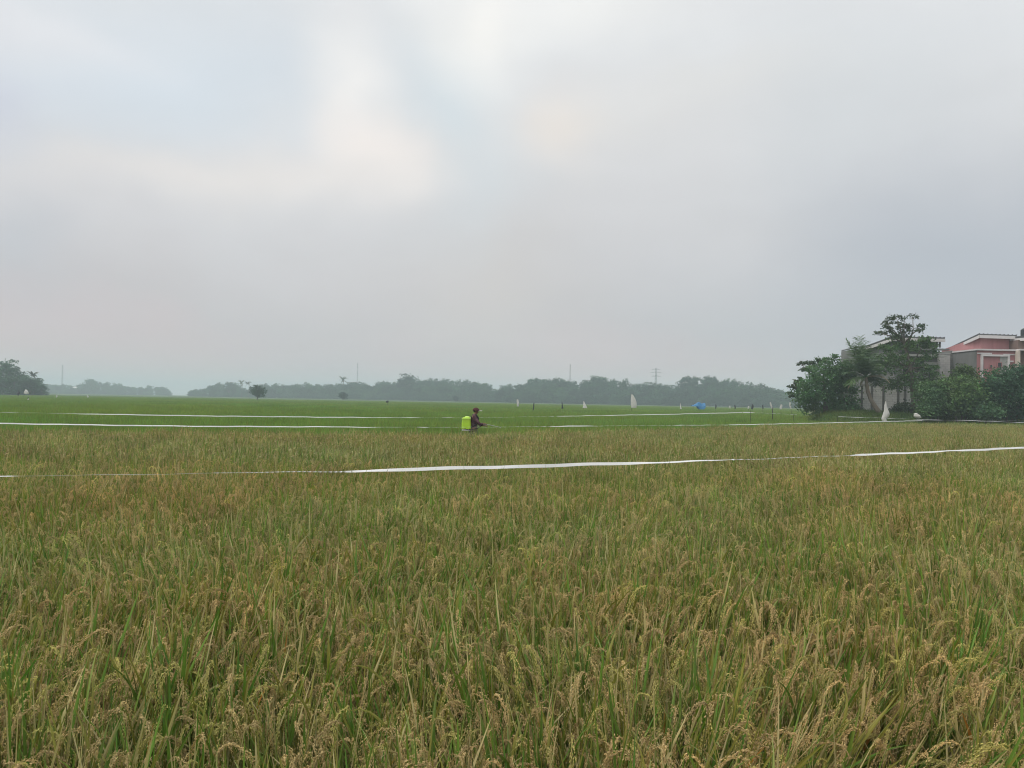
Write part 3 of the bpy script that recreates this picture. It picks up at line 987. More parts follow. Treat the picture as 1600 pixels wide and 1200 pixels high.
def jag(blobs, n=5, lo=0.95, hi=1.3, size=0.26):
    """small outlying sprays round each clump, for a ragged outline"""
    out = []
    for c, r_ in blobs:
        for _ in range(n):
            a = rnd.uniform(-0.4, math.pi + 0.4); b_ = rnd.uniform(-0.5, 0.5)
            k = rnd.uniform(lo, hi)
            q_ = rnd.uniform(0.6, 1.3) * size
            out.append(((c[0] + math.cos(a) * r_[0] * k, c[1] + b_ * r_[1], c[2] + math.sin(a) * r_[2] * k), (r_[0] * q_ * 1.3, r_[1] * q_, r_[2] * q_ * 0.7)))
    return out


def bz(d, px):
    return P(px, 626, d).x, d, float(bank_h(P(px, 626, d).x, d))


DT = 66.0
bs = bz(DT, 1290)
b1 = blob_list([(1292, 585, 26, 22), (1312, 600, 24, 26), (1275, 605, 26, 24), (1258, 618, 20, 16), (1262, 632, 18, 12), (1295, 625, 30, 18), (1318, 620, 20, 22), (1282, 572, 12, 10), (1305, 570, 14, 12),
                (1322, 582, 12, 16), (1330, 635, 14, 12), (1300, 640, 30, 8)], DT, 1.6)
b1b = blob_list([(1252, 568, 6, 2.4), (1265, 566, 7, 3), (1257, 577, 6, 3), (1250, 593, 6, 3), (1240, 605, 8, 4), (1234, 616, 6, 3.5), (1243, 598, 5, 3), (1279, 563, 6, 3)], DT, 0.5)
limbs = [([bs, P(1290, 625, DT), P(1288, 600, DT), P(1286, 580, DT)], [0.22, 0.18, 0.12, 0.05])]
for q_ in ((1262, 578), (1245, 604), (1252, 568), (1315, 585), (1236, 616)):
    limbs.append(([P(1290, 620, DT), P((1290 + q_[0]) / 2, (614 + q_[1]) / 2, DT), P(*q_, DT)], [0.10, 0.06, 0.02]))
broad = tree('broadleaf_tree', bs, 'dense bushy green tree with ragged left edge, leftmost of the trees by the houses', 'tree', limbs, b1, 560, 15, 0.24, (0.09, 0.19, 0.075), 0.26, extra=[(b1b, 44, 9, 0.30, (0.06, 0.10, 0.05), 0.10, 0.2), (jag(b1), 150, 8, 0.24, (0.085, 0.175, 0.07), 0.14, 0.2)])

# tall thin tree in front of the grey house
DT = 64.0
bs = bz(DT, 1425)
top_blobs = [(1371, 519, 5, 3.2), (1380, 520, 6, 3), (1386, 510, 6, 4), (1384, 503, 5, 4), (1392, 497, 8, 3), (1400, 494, 6, 2.6), (1397, 505, 7, 3), (1390, 514, 7, 5), (1410, 498, 5, 4), (1413, 508, 8, 5),
             (1420, 511, 7, 5), (1424, 493, 4, 2), (1430, 496, 4, 2), (1437, 509, 5, 3), (1442, 508, 4, 3), (1432, 516, 6, 3), (1440, 514, 4, 3), (1398, 524, 8, 6), (1415, 520, 10, 5), (1405, 513, 5, 3)]
mid_blobs = [(1395, 560, 14, 12), (1382, 566, 16, 10), (1372, 578, 14, 10), (1400, 580, 14, 12), (1415, 545, 16, 10), (1432, 540, 14, 8), (1445, 538, 10, 8), (1405, 535, 14, 8), (1440, 570, 16, 10), (1450, 585, 12, 12),
             (1428, 590, 16, 12), (1412, 600, 16, 10), (1395, 603, 14, 8), (1440, 605, 16, 10), (1452, 555, 8, 8), (1388, 545, 10, 6), (1425, 565, 12, 8)]
limbs = [([bs, P(1428, 625, DT), P(1424, 590, DT), P(1420, 560, DT), P(1412, 535, DT), P(1406, 512, DT)], [0.26, 0.22, 0.17, 0.13, 0.09, 0.03])]
for q_ in ((1372, 519), (1386, 506), (1400, 495), (1413, 500), (1440, 511), (1392, 516)):
    limbs.append(([P(1413, 537, DT), P((1410 + q_[0]) / 2 + 1, (526 + q_[1]) / 2 + 3, DT), P(*q_, DT)], [0.07, 0.045, 0.015]))
limbs.append(([P(1416, 545, DT), P(1427, 516, DT), P(1426, 494, DT)], [0.07, 0.04, 0.015]))
for q_ in ((1380, 568), (1445, 572), (1440, 542), (1395, 560), (1450, 586), (1400, 600)):
    limbs.append(([P(1422, 575, DT), P((1422 + q_[0]) / 2, (572 + q_[1]) / 2 + 3, DT), P(*q_, DT)], [0.09, 0.06, 0.02]))
tall = tree('slender_tree', bs, 'tallest thin tree with open flat topped sprays, in front of the grey house', 'tree', limbs, blob_list(mid_blobs, DT, 1.4), 210, 12, 0.24, (0.10, 0.19, 0.07), 0.26, shell=0.2, extra=[(jag(blob_list(mid_blobs, DT, 1.0), 5), 120, 8, 0.24, (0.09, 0.17, 0.062), 0.16, 0.2), (blob_list(top_blobs, DT, 0.9), 150, 8, 0.22, (0.06, 0.095, 0.05), 0.12, 0.2)])

# bushes and the dark round tree at the right
for nm, lab, d_, items, col, ncl, basepx in (
        ('wild_bush', 'dark green bush beside the tall thin tree trunk, left of the yellow green bush', 60.5, [(1445, 620, 12, 22), (1456, 628, 14, 22), (1465, 615, 12, 16), (1450, 645, 14, 10), (1470, 640, 14, 14)], (0.085, 0.17, 0.07), 260, 1456),
        ('wild_bush', 'yellow green leafy bush below the pink house portal', 60.0, [(1490, 605, 18, 14), (1478, 612, 14, 16), (1505, 612, 16, 18), (1500, 632, 20, 16), (1522, 618, 16, 18), (1518, 640, 18, 12), (1485, 636, 16, 16), (1508, 597, 14, 8)], (0.105, 0.19, 0.07), 380, 1500),
        ('wild_bush', 'low sprawling bush between the yellow green bush and the round dark tree', 58.8, [(1535, 635, 14, 14), (1545, 645, 16, 10), (1528, 648, 14, 7)], (0.08, 0.155, 0.075), 140, 1537),
        ('round_tree', 'dark round crowned tree at the right edge, in front of the brown house', 60.0, [(1560, 598, 22, 18), (1548, 610, 16, 18), (1580, 592, 22, 18), (1600, 596, 20, 20), (1570, 620, 26, 22), (1598, 625, 24, 22), (1620, 610, 20, 26), (1560, 640, 20, 14), (1585, 645, 24, 11)], (0.055, 0.135, 0.072), 620, 1578),
        ('wild_bush', 'small low bush at the foot of the pale block wall', 64.5, [(1412, 640, 10, 9), (1402, 645, 8, 6), (1424, 645, 8, 6)], (0.055, 0.09, 0.05), 60, 1411),
        ('wild_bush', 'small shrub with light leaves against the grey side wall of the pink house', 63.5, [(1506, 580, 8, 8), (1500, 588, 10, 7), (1514, 588, 9, 7)], (0.085, 0.14, 0.05), 70, 1506)):
    bs = bz(d_, basepx)
    ptop = P(items[0][0], items[0][1], d_)
    lm = [([(bs[0] + o1, bs[1] + o2, bs[2] - 0.05), (bs[0] + o1 * 2, bs[1] + o2, (bs[2] + ptop.z) / 2), tuple(P(it[0], it[1], d_))], [0.10, 0.06, 0.02])
          for (o1, o2), it in zip(((-0.2, 0), (0.15, 0.1), (0.3, -0.1)), items)]
    bl3 = blob_list(items, d_, 1.2)
    tree(nm, bs, lab, 'tree' if 'tree' in nm else 'bush', lm, bl3, int(ncl * 1.1), 15, 0.23, col, 0.24, extra=[(jag(bl3, 6), ncl // 3, 8, 0.22, tuple(v_ * 1.05 for v_ in col), 0.15, 0.2)])


# leaning palm
def frond(parent, p, direction, L, droop, col, name='frond', width=0.62, dead=False):
    """one feather leaf: arched rib with hanging leaflets on both sides"""
    mb = MB()
    p = np.array(p, float); d = unit(np.array(direction, float))
    N_ = 22
    pts = [p]; dirs = [d]
    for i in range(N_):
        p = p + d * L / N_
        d = unit(d + np.array([0, 0, -droop / N_ * (0.5 + 1.4 * i / N_)]))
        pts.append(p); dirs.append(d)
    mb.tube([tuple(q_) for q_ in pts[::2]], list(np.linspace(0.035, 0.008, len(pts[::2]))), 4, np.array(col) * 1.2)
    for i in range(3, N_):
        t = i / N_
        side = unit(np.cross(dirs[i], (0, 0, 1.0)))
        for sgn in (-1, 1):
            for jj in range(2):
                ld = unit(side * sgn + dirs[i] * 0.7 + np.array([0, 0, -0.25 if not dead else -0.9]) + rng.normal(size=3) * 0.1)
                ln_ = width * (0.45 + 1.1 * math.sin(math.pi * min(1, t * 0.85 + 0.1))) * rng.uniform(0.85, 1.1)
                blade(mb, pts[i] + dirs[i] * (jj * 0.5 * L / N_), ld, ln_, 0.075, 0.9, 2, np.array(col) * rng.uniform(0.75, 1.25), fold=False)
    return mb.build(name, 'leaves', parent)


DP = 63.0
pb = P(1378, 645, DP); pb.z = float(bank_h(pb.x, DP)) - 0.05
palm = empty('coconut_palm', tuple(pb), 'leaning palm with curved bare trunk in front of the pale block wall', 'palm')
tp = [pb, P(1369, 638, DP), P(1361, 625, DP), P(1356, 612, DP), P(1354, 600, DP), P(1353, 590, DP)]
MB().tube(tp, [0.24, 0.19, 0.16, 0.15, 0.14, 0.11], 9).build('trunk', 'palm_bark', palm, smooth=True)
head = np.array(tp[-1]) 
for k, (qx, qy, dr, dep) in enumerate([(1326, 534, 0.15, 0.4), (1334, 540, 0.2, -0.8), (1341, 533, 0.2, 0.7), (1346, 531, 0.1, -0.3), (1352, 536, 0.2, 1.0), (1360, 545, 0.3, -0.8), (1368, 558, 0.5, 0.5), (1330, 556, 0.6, -1.2),
                                       (1322, 578, 0.9, 0.6), (1376, 580, 0.8, -0.4), (1380, 590, 0.6, 0.9), (1335, 548, 0.5, 1.5), (1364, 550, 0.5, 1.6), (1345, 552, 0.4, -1.8), (1357, 556, 0.5, -1.7), (1338, 546, 0.3, -0.2), (1349, 545, 0.2, 0.2), (1331, 566, 0.7, 1.0), (1366, 568, 0.7, -1.2), (1343, 541, 0.15, -1.0), (1355, 548, 0.2, 0.6), (1326, 590, 1.2, -0.8), (1372, 596, 1.2, 0.6)]):
    tgt = np.array(P(qx, qy, DP + dep)) + np.array([0, 0, 0.35 * dr])
    dv = tgt - head
    frond(palm, head, dv, np.linalg.norm(dv) * 1.08, dr, (0.09, 0.16, 0.085) if k % 3 else (0.12, 0.205, 0.085))
for qx, qy in ((1318, 597), (1392, 586), (1340, 606)):
    tgt = np.array(P(qx, qy, DP - 0.5)); dv = tgt - head + np.array([0, 0, 0.6])
    tag(frond(palm, head, dv, np.linalg.norm(dv), 1.6, (0.34, 0.29, 0.21), dead=True, width=0.14), 'dry pale hanging frond')
local(palm)


# ------------------------------------------------------------------ far trees
def unit_tree(kind):
    """tree of height 1 standing on the origin: trunk mesh and crown mesh"""
    tr = MB(); cr = MB()
    if kind == 'palm':
        bend = rng.uniform(-0.06, 0.06)
        tr.tube([(0, 0, 0), (bend * .4, 0, .4), (bend, 0, .84)], [0.018, 0.013, 0.011], 6)
        for k in range(20):
            a = 2 * math.pi * k / 20 + rng.uniform(-.2, .2)
            up_ = rng.uniform(-0.5, 1.6)
            blade(cr, (bend, 0, .84), (math.cos(a), math.sin(a), up_), rng.uniform(0.2, 0.27), 0.075, 1.3, 5, np.array([0.06, 0.085, 0.045]) * rng.uniform(.8, 1.2), fold=False)
        return tr.mesh('trunk', 'bark'), cr.mesh('crown', 'far_leaves')
    lowc, rad = {'round': (0.30, 0.36), 'tall': (0.28, 0.25), 'flat': (0.50, 0.44), 'lone': (0.34, 0.40), 'bush': (0.02, 0.42)}[kind]
    tr.tube([(0, 0, 0), (0.01, 0, lowc), (0, 0.01, 0.75)], [0.035, 0.026, 0.008], 6)
    blobs = []
    nbl = 11
    for k in range(nbl):
        a = 2.4 * k + rng.uniform(-.4, .4)
        h_ = lowc + 0.08 + (0.82 - lowc) * (k + 0.5) / nbl
        q_ = (h_ - lowc) / (1 - lowc)
        rr = rad * (0.75 * math.sqrt(max(0.05, 1 - (2 * q_ - 0.85) ** 2)))
        c = (math.cos(a) * rr * 0.7, math.sin(a) * rr * 0.7, h_)
        s_ = rng.uniform(0.12, 0.19)
        blobs.append((c, (s_ * 1.15, s_ * 1.15, s_ * (0.8 if kind != 'flat' else 0.5))))
        if k % 2 == 0: tr.tube([(0, 0, lowc * 0.9), (c[0] * .6, c[1] * .6, (lowc + h_) / 2), c], [0.018, 0.012, 0.004], 5)
    crown_mesh(cr, blobs, 240 if kind in ('bush', 'lone') else 170, 9, 0.062, (0.032, 0.088, 0.048), 0.035, 0.3, 0.3)
    return tr.mesh('trunk', 'bark'), cr.mesh('crown', 'far_leaves')


UT = {}
for kd, cnt in (('round', 3), ('tall', 2), ('flat', 2), ('palm', 2), ('lone', 1), ('bush', 2)):
    UT[kd] = [unit_tree(kd) for _ in range(cnt)]


def hor(px):
    return 611.6 + 0.018 * px


def far_tree(name, px, ytop, d, kind, label, cat='tree', wide=1.0, v=0, group=None):
    top = P(px, ytop, d)
    h_ = top.z
    t = empty(name, (top.x, d, 0), label, cat, group)
    for nm, me in zip(('trunk', 'crown'), UT[kind][v % len(UT[kind])]):
        o_ = bpy.data.objects.new(nm, me); COL.objects.link(o_); o_.parent = t
        o_.scale = (h_ * wide, h_ * wide, h_)
        o_.rotation_euler.z = rnd.uniform(0, 6.28)
    return t


far_tree('lone_tree', 403, 601, 215, 'lone', 'dark round lone tree standing in the open green field', wide=1.25)
far_tree('lone_tree', 536, 612.5, 300, 'lone', 'small lone round tree in the field right of the bigger lone tree', wide=1.2)
far_tree('lone_tree', 712, 618, 400, 'lone', 'tiny hazy lone tree just left of the sprayer, before the far belt', wide=1.15)
for px_, yt, d_, kd, wd, lab in ((13, 563, 250, 'tall', 1.1, 'tallest broad tree of the nearer clump at the left edge'), (-6, 572, 255, 'round', .9, 'tree cut by the left edge, beside the tallest tree there'),
                                 (40, 584, 252, 'bush', 1.25, 'lower wide tree in the middle of the left clump'), (51, 579, 262, 'palm', 1.0, 'palm top poking out of the left clump'),
                                 (58, 589, 250, 'bush', 1.0, 'rightmost rounded tree of the left clump'), (22, 588, 246, 'bush', 1.5, 'low wide tree below the tallest one at the left edge'), (3, 590, 245, 'bush', 1.6, 'low bushy tree in the bottom left corner of the left clump'), (48, 591, 247, 'bush', 1.3, 'low bushy tree below the palm top in the left clump'), (66, 600, 249, 'bush', 1.3, 'lowest bush ending the left clump on its right'),
                                 (28, 581, 256, 'bush', 1.2, 'round backed tree right behind the tallest tree of the left clump')):
    far_tree('edge_tree', px_, yt, d_, kd, lab, 'palm' if kd == 'palm' else 'tree', wd, rnd.randrange(3))
for px_, yt, d_, kd, wd, lab in ((378, 594, 545, 'palm', 1.0, 'palm head left of the lone tree, left one of the pair above the far belt'), (389, 596, 545, 'palm', 1.0, 'palm head left of the lone tree, right one of the pair above the far belt'),
                                 (535, 588, 530, 'palm', 1.0, 'single palm head above the belt over the small lone tree'), (637, 584.5, 500, 'tall', 1.3, 'highest crown of the far belt left of the sprayer'),
                                 (358, 596, 560, 'round', 1.0, 'hazy round tree at the left end of the middle belt'), (838, 589, 450, 'flat', 1.0, 'flat topped crown in the belt left of the thin mast'),
                                 (934, 585, 440, 'round', .85, 'rounded high crown in the belt right of the thin mast'), (1079, 585, 420, 'flat', .9, 'umbrella shaped crown standing above the belt right of the pylon'),
                                 (1108, 586, 420, 'round', .9, 'high crown right of the umbrella shaped crown'), (142, 591, 700, 'round', 1.2, 'rounded hill of trees right of the faint left mast'), (756, 597, 480, 'flat', 1.0, 'spreading low crown at the dip of the far belt')):
    far_tree('belt_tree', px_, yt, d_, kd, lab, 'palm' if kd == 'palm' else 'tree', wd, rnd.randrange(3))

SKY = [(66, 600), (100, 600), (120, 601), (130, 598), (142, 593), (155, 596), (175, 596), (190, 601), (210, 604), (230, 602), (240, 600), (255, 605), (268, 609), (272, 617), (292, 617), (300, 609), (322, 606), (330, 600), (345, 597),
       (352, 603), (360, 597), (370, 599), (380, 606), (398, 604), (410, 599), (450, 600), (480, 598), (500, 600), (520, 599), (545, 597), (560, 595), (570, 598), (580, 602), (590, 595), (605, 594), (612, 599), (625, 592), (635, 587),
       (650, 590), (665, 589), (680, 592), (700, 590), (720, 592), (738, 591), (746, 597), (757, 599), (770, 606), (774, 607), (781, 603), (795, 598), (803, 602), (812, 598), (825, 598), (835, 592), (845, 594), (860, 590), (872, 588),
       (880, 589), (890, 594), (905, 597), (920, 592), (930, 587), (942, 588), (946, 595), (955, 591), (975, 592), (985, 596), (1000, 596), (1012, 597), (1022, 597), (1030, 600), (1050, 600), (1065, 598), (1085, 598), (1094, 598),
       (1100, 591), (1108, 588), (1116, 590), (1130, 592), (1150, 594), (1170, 597), (1190, 599), (1205, 602), (1213, 606), (1225, 611), (1240, 613), (1320, 612), (1600, 615), (1750, 618)]
skx = np.array([a for a, c in SKY], float); sky_ = np.array([c for a, c in SKY], float)


def belt_d(px):
    return float(np.interp(px, [66, 272, 300, 560, 760, 790, 1000, 1240], [710, 760, 600, 530, 485, 455, 430, 400]))


usrc = []
for k, (kd, v) in enumerate((('round', 0), ('round', 1), ('round', 2), ('tall', 0), ('tall', 1), ('flat', 0), ('flat', 1), ('bush', 0), ('bush', 1))):
    mb = MB()
    tr, cr = UT[kd][v]
    o_ = bpy.data.objects.new('wood_source_%d' % k, cr)
    usrc.append(o_)
wood_coll = source_collection('wood_sources', usrc)


def belt(name, px0, px1, label):
    pts = []; sc_ = []; id_ = []; ro = []
    px = px0
    while px < px1:
        for row, (k, dd) in enumerate(((1.0, 0), (0.84, -10), (0.66, -20), (0.42, -28))):
            x = px + rnd.uniform(-4, 4)
            d_ = belt_d(x) + dd + rnd.uniform(-4, 4)
            yt = float(np.interp(x, skx, sky_))
            h_ = max(1.6, (P(x, yt, d_).z) * k * rnd.uniform(0.93, 1.03 if row == 0 else 1.1))
            wd = rnd.uniform(5, 9.5) if row < 2 else rnd.uniform(6, 9)
            wd = min(wd, h_ * 1.6)
            pts.append((X(x, d_), d_, (-0.12 * h_, -0.25 * h_, 0, 0)[row]))
            hh = h_ * (1.12, 1.25, 1.0, 1.0)[row]
            sc_.append((wd / 0.75, wd / 0.75, hh))
            ro.append((0, 0, rnd.uniform(0, 6.28)))
            id_.append(rnd.randrange(7) if row < 2 else 7 + rnd.randrange(2))
        px += 8.5
    o_ = instancer(name, pts, ro, sc_, id_, wood_coll)
    return tag(o_, label, 'woods', kind='stuff')


belt('tree_belt', 66, 270, 'faint far tree belt at the left')
belt('tree_belt', 298, 772, 'hazy far tree belt in the middle')
belt('tree_belt', 774, 1760, 'bluish far tree belt at the right, running behind the houses')


# ------------------------------------------------------------------ masts, pylon, far house
def mast(name, px, ytop, d, label, w0, w1, th, arms=()):
    top = P(px, ytop, d)
    h_ = top.z
    t = empty(name, (top.x, d, 0), label, 'mast')
    lt = MB(); br = MB()
    for sx_ in (-1, 1):
        for sy_ in (-1, 1):
            lt.tube([(sx_ * w0, sy_ * w0, 0), (sx_ * w1, sy_ * w1, h_)], th, 4)
    n_ = 12
    for i in range(n_):
        a, c = i / n_, (i + 1) / n_
        wa_, wc_ = w0 + (w1 - w0) * a, w0 + (w1 - w0) * c
        for sy_ in (-1, 1):
            br.tube([(-wa_, sy_ * wa_, a * h_), (wc_, sy_ * wc_, c * h_)], th * 0.6, 3)
            br.tube([(wa_, sy_ * wa_, a * h_), (-wc_, sy_ * wc_, c * h_)], th * 0.6, 3)
    lt.build('mast_leg', 'mast_steel', t); br.build('bracing', 'mast_steel', t)
    for z_, half in arms:
        a = MB()
        a.tube([(-half, 0, h_ - z_), (half, 0, h_ - z_)], th, 4)
        a.tube([(-half, 0, h_ - z_), (0, 0, h_ - z_ + 1.1)], th * .6, 3); a.tube([(half, 0, h_ - z_), (0, 0, h_ - z_ + 1.1)], th * .6, 3)
        a.build('cross_arm', 'mast_steel', t)
    return t


mast('lattice_mast', 98, 570, 950, 'faint lattice mast above the far left belt', 0.8, 0.35, 0.12)
mast('lattice_mast', 559, 567, 950, 'very faint tall mast above the middle belt, near the single palm head', 0.7, 0.3, 0.10)
mast('lattice_mast', 891, 569, 520, 'dark thin mast rising from the belt right of centre', 0.26, 0.14, 0.07, ((10.5, 1.6),))
mast('power_pylon', 1025, 575, 760, 'hazy power pylon with cross arms above the right belt', 1.5, 0.3, 0.15, ((1.5, 4.2), (4.5, 5.2), (8.0, 4.6)))
c = P(117, 605, 712)
fh = empty('far_house', (c.x, 712, 0), 'tiny pale house roof among the far left trees', 'house')
MB().box(-1.9, 1.9, -2, 2, 0, c.z - 0.6).build('wall', 'far_wall', fh)
MB().add([(-2.2, -2.4, c.z - 0.6), (2.2, -2.4, c.z - 0.6), (2.2, 2.4, c.z - 0.6), (-2.2, 2.4, c.z - 0.6), (-2.2, 0, c.z + 0.5), (2.2, 0, c.z + 0.5)], [(0, 1, 5, 4), (2, 3, 4, 5), (0, 4, 3), (1, 2, 5)]).build('roof', 'far_wall', fh)


# ------------------------------------------------------------------ bird-scaring ribbons
def ribbon(name, pts, label, width, twists, seg=520, flutter=0.004, narrow=None):
    """plastic ribbon through (px, py, depth) points; twists: list of (column, turns so far)"""
    w_ = np.array([tuple(P(*q_)) for q_ in pts])
    s_ = np.concatenate([[0], np.cumsum(np.linalg.norm(np.diff(w_, axis=0), axis=1))])
    L = s_[-1]
    u_ = np.linspace(0, L, seg + 1)
    C = np.stack([np.interp(u_, s_, w_[:, k]) for k in range(3)], 1)
    ker = np.ones(25) / 25
    Cs = np.stack([np.convolve(np.pad(C[:, k], 12, mode='reflect', reflect_type='odd'), ker, 'valid') for k in range(3)], 1)
    T = unit(np.gradient(Cs, axis=0))
    sideh = unit(np.cross(T, np.array([0, 0, 1.0])))
    upv = np.cross(sideh, T)
    f_ = np.interp(u_, s_, [q_[0] for q_ in pts])
    ang = 2 * math.pi * np.interp(f_, [a for a, c_ in twists], [c_ for a, c_ in twists])
    ang = ang + 0.12 * np.sin(u_ * 1.9) + 0.08 * np.sin(u_ * 4.7 + 1)
    rate = np.abs(np.gradient(ang, u_))
    wk = np.clip(1.15 - 0.2 * rate, 0.2, 1.0)
    wk = np.convolve(np.pad(wk, 30, mode='edge'), np.ones(61) / 61, 'valid')[:, None]      # a wound-up stretch is narrower
    if narrow: wk = wk * np.interp(f_, [a for a, c_ in narrow], [c_ for a, c_ in narrow])[:, None]       # rolled up stretch
    ang = ang + np.clip(rate / 6, 0, 1) * (0.9 * np.sin(u_ * 1.3) + 0.6 * np.sin(u_ * 3.1 + 2))
    Hh = wk * (np.cos(ang)[:, None] * upv + np.sin(ang)[:, None] * sideh) * width / 2
    Cs = Cs + upv * (flutter * np.sin(u_ * 2.7) + flutter * 0.6 * np.sin(u_ * 6.1))[:, None]
    nrm = unit(np.cross(T, Hh)) * 0.0008
    v = np.stack([Cs - Hh + nrm, Cs + Hh + nrm, Cs + Hh - nrm, Cs - Hh - nrm], 1).reshape(-1, 3)
    F = []
    for i in range(seg):
        a = i * 4; c_ = a + 4
        F += [(a, a + 1, c_ + 1, c_), (a + 1, a + 2, c_ + 2, c_ + 1), (a + 2, a + 3, c_ + 3, c_ + 2), (a + 3, a, c_, c_ + 3)]
    base = Cs[0]
    o_ = MB().add(v - base, F).build(name, 'white_ribbon')
    o_.location = base
    return tag(o_, label, 'ribbon')


def stake(name, px, ytop, d, label, r=0.014, lean=0.0, mat='dark_stick', cat='stake', zbase=0.0):
    t_ = P(px, ytop, d)
    mb = MB()
    h_ = t_.z - zbase
    mb.tube([(-lean * h_, 0, -0.1), (-lean * h_ * 0.4, 0.01, h_ * 0.55), (0, 0, h_)], [r, r * 0.9, r * 0.7], 6)
    mb.tube([(-lean * h_ * 0.4, 0.01, h_ * 0.55 - 0.012), (-lean * h_ * 0.4, 0.01, h_ * 0.55 + 0.012)], [r * 1.15, r * 1.15], 6)
    o_ = mb.build(name, mat)
    o_.location = (t_.x, d, zbase)
    return tag(o_, label, cat)


A = -0.085  # face tilted up towards the sky
ribbon('ribbon', [(-60, 746.5, 8.0), (0, 745, 8.25), (180, 741.5, 8.8), (400, 738.5, 9.45), (560, 736, 9.9), (800, 729, 10.75), (1000, 723.5, 11.8), (1200, 716.5, 13.2), (1400, 708.5, 15.2), (1600, 699.5, 18.0), (1680, 696, 19.4)],
       'nearest white plastic ribbon stretched across the ripe rice', 0.048,
       [(-60, A - .14), (10, A - .17), (30, A - .2), (100, A - .2), (160, A - .185), (330, A - .19), (350, A - 1), (380, A - 4), (540, A - 14), (575, A - 14.1), (620, A - 14), (860, A - 14), (1000, A - 14.04), (1100, A - 14.13), (1140, A - 14.17), (1165, A - 15), (1250, A - 20), (1330, A - 22), (1370, A - 22.1), (1420, A - 22.05), (1470, A - 22.12), (1530, A - 22), (1600, A - 22.03), (1680, A - 22)], 3000, narrow=[(-60, 0.8), (15, 0.7), (40, 0.2), (330, 0.25), (420, 1)])
ribbon('ribbon', [(-60, 660, 21.8), (0, 661.5, 22.3), (150, 664, 22.9), (300, 666, 23.5), (600, 667.5, 25), (740, 667.5, 26.2), (900, 665.8, 28.8), (1000, 665, 31.4), (1150, 663.8, 37), (1300, 660.5, 45), (1441, 657.2, 53)],
       'white ribbon along the far edge of the ripe rice, passing the sprayer', 0.036,
       [(-60, A), (420, A), (560, A - .13), (650, A - .16), (700, A - 1), (860, A - 8), (872, A - 8), (926, A - 8), (935, A - 8.5), (1050, A - 14), (1065, A - 14.14), (1140, A - 14.12), (1180, A - 14), (1441, A - 14)], 2400)
ribbon('ribbon', [(-60, 643.4, 29), (20, 644.6, 30), (150, 647, 31), (300, 649.6, 32.5), (500, 651.8, 35), (680, 652.6, 37.5), (780, 652, 39.5), (880, 650.3, 42), (1050, 647.2, 46), (1160, 644.6, 49.5)],
       'white ribbon over the green rice behind the sprayer', 0.036,
       [(-60, A - .18), (40, A - .17), (120, A - .13), (200, A), (500, A), (600, A - .13), (690, A - .16), (720, A - 1), (870, A - 8), (885, A - 8.12), (960, A - 8.08), (1060, A - 8), (1160, A - 8)], 2000)
ribbon('ribbon', [(1161, 644.4, 49.5), (1190, 645.2, 51), (1215, 646.4, 52.5), (1245, 648, 54)], 'short twisted ribbon right of the blue tarp', 0.05, [(1161, A), (1175, A), (1245, A - 4)], 400)
ribbon('ribbon', [(1310, 651.2, 50.5), (1380, 653.2, 51.5), (1441, 655.6, 53), (1520, 657.2, 50), (1600, 660.5, 47), (1660, 663, 45)], 'thin pale ribbon low in front of the bushes, from the bank to the right edge', 0.035, [(1310, A - .12), (1400, A - .14), (1450, A - .14), (1560, A - .12), (1660, A - .15)], 300)
ribbon('ribbon', [(1441, 656.6, 53.05), (1500, 656.4, 54.5), (1560, 656.6, 56), (1640, 657.2, 58)], 'upper thin ribbon right of the tall stake, in front of the bushes', 0.025, [(1441, A - .15), (1640, A - .18)], 200)
stake('stake', 1441.5, 653.5, 53.1, 'thin dark stake holding the ribbons below the bushes', 0.022)
stake('stake', 1173, 641, 49.6, 'thin stake at the bend of the ribbon right of the blue tarp', 0.016)
stake('stake', 1240, 647, 54.1, 'short stake holding the twisted ribbon by the bushy tree', 0.014)
stake('stake', 1309, 650.6, 50.5, 'short stake at the left end of the thin pale ribbon', 0.016)


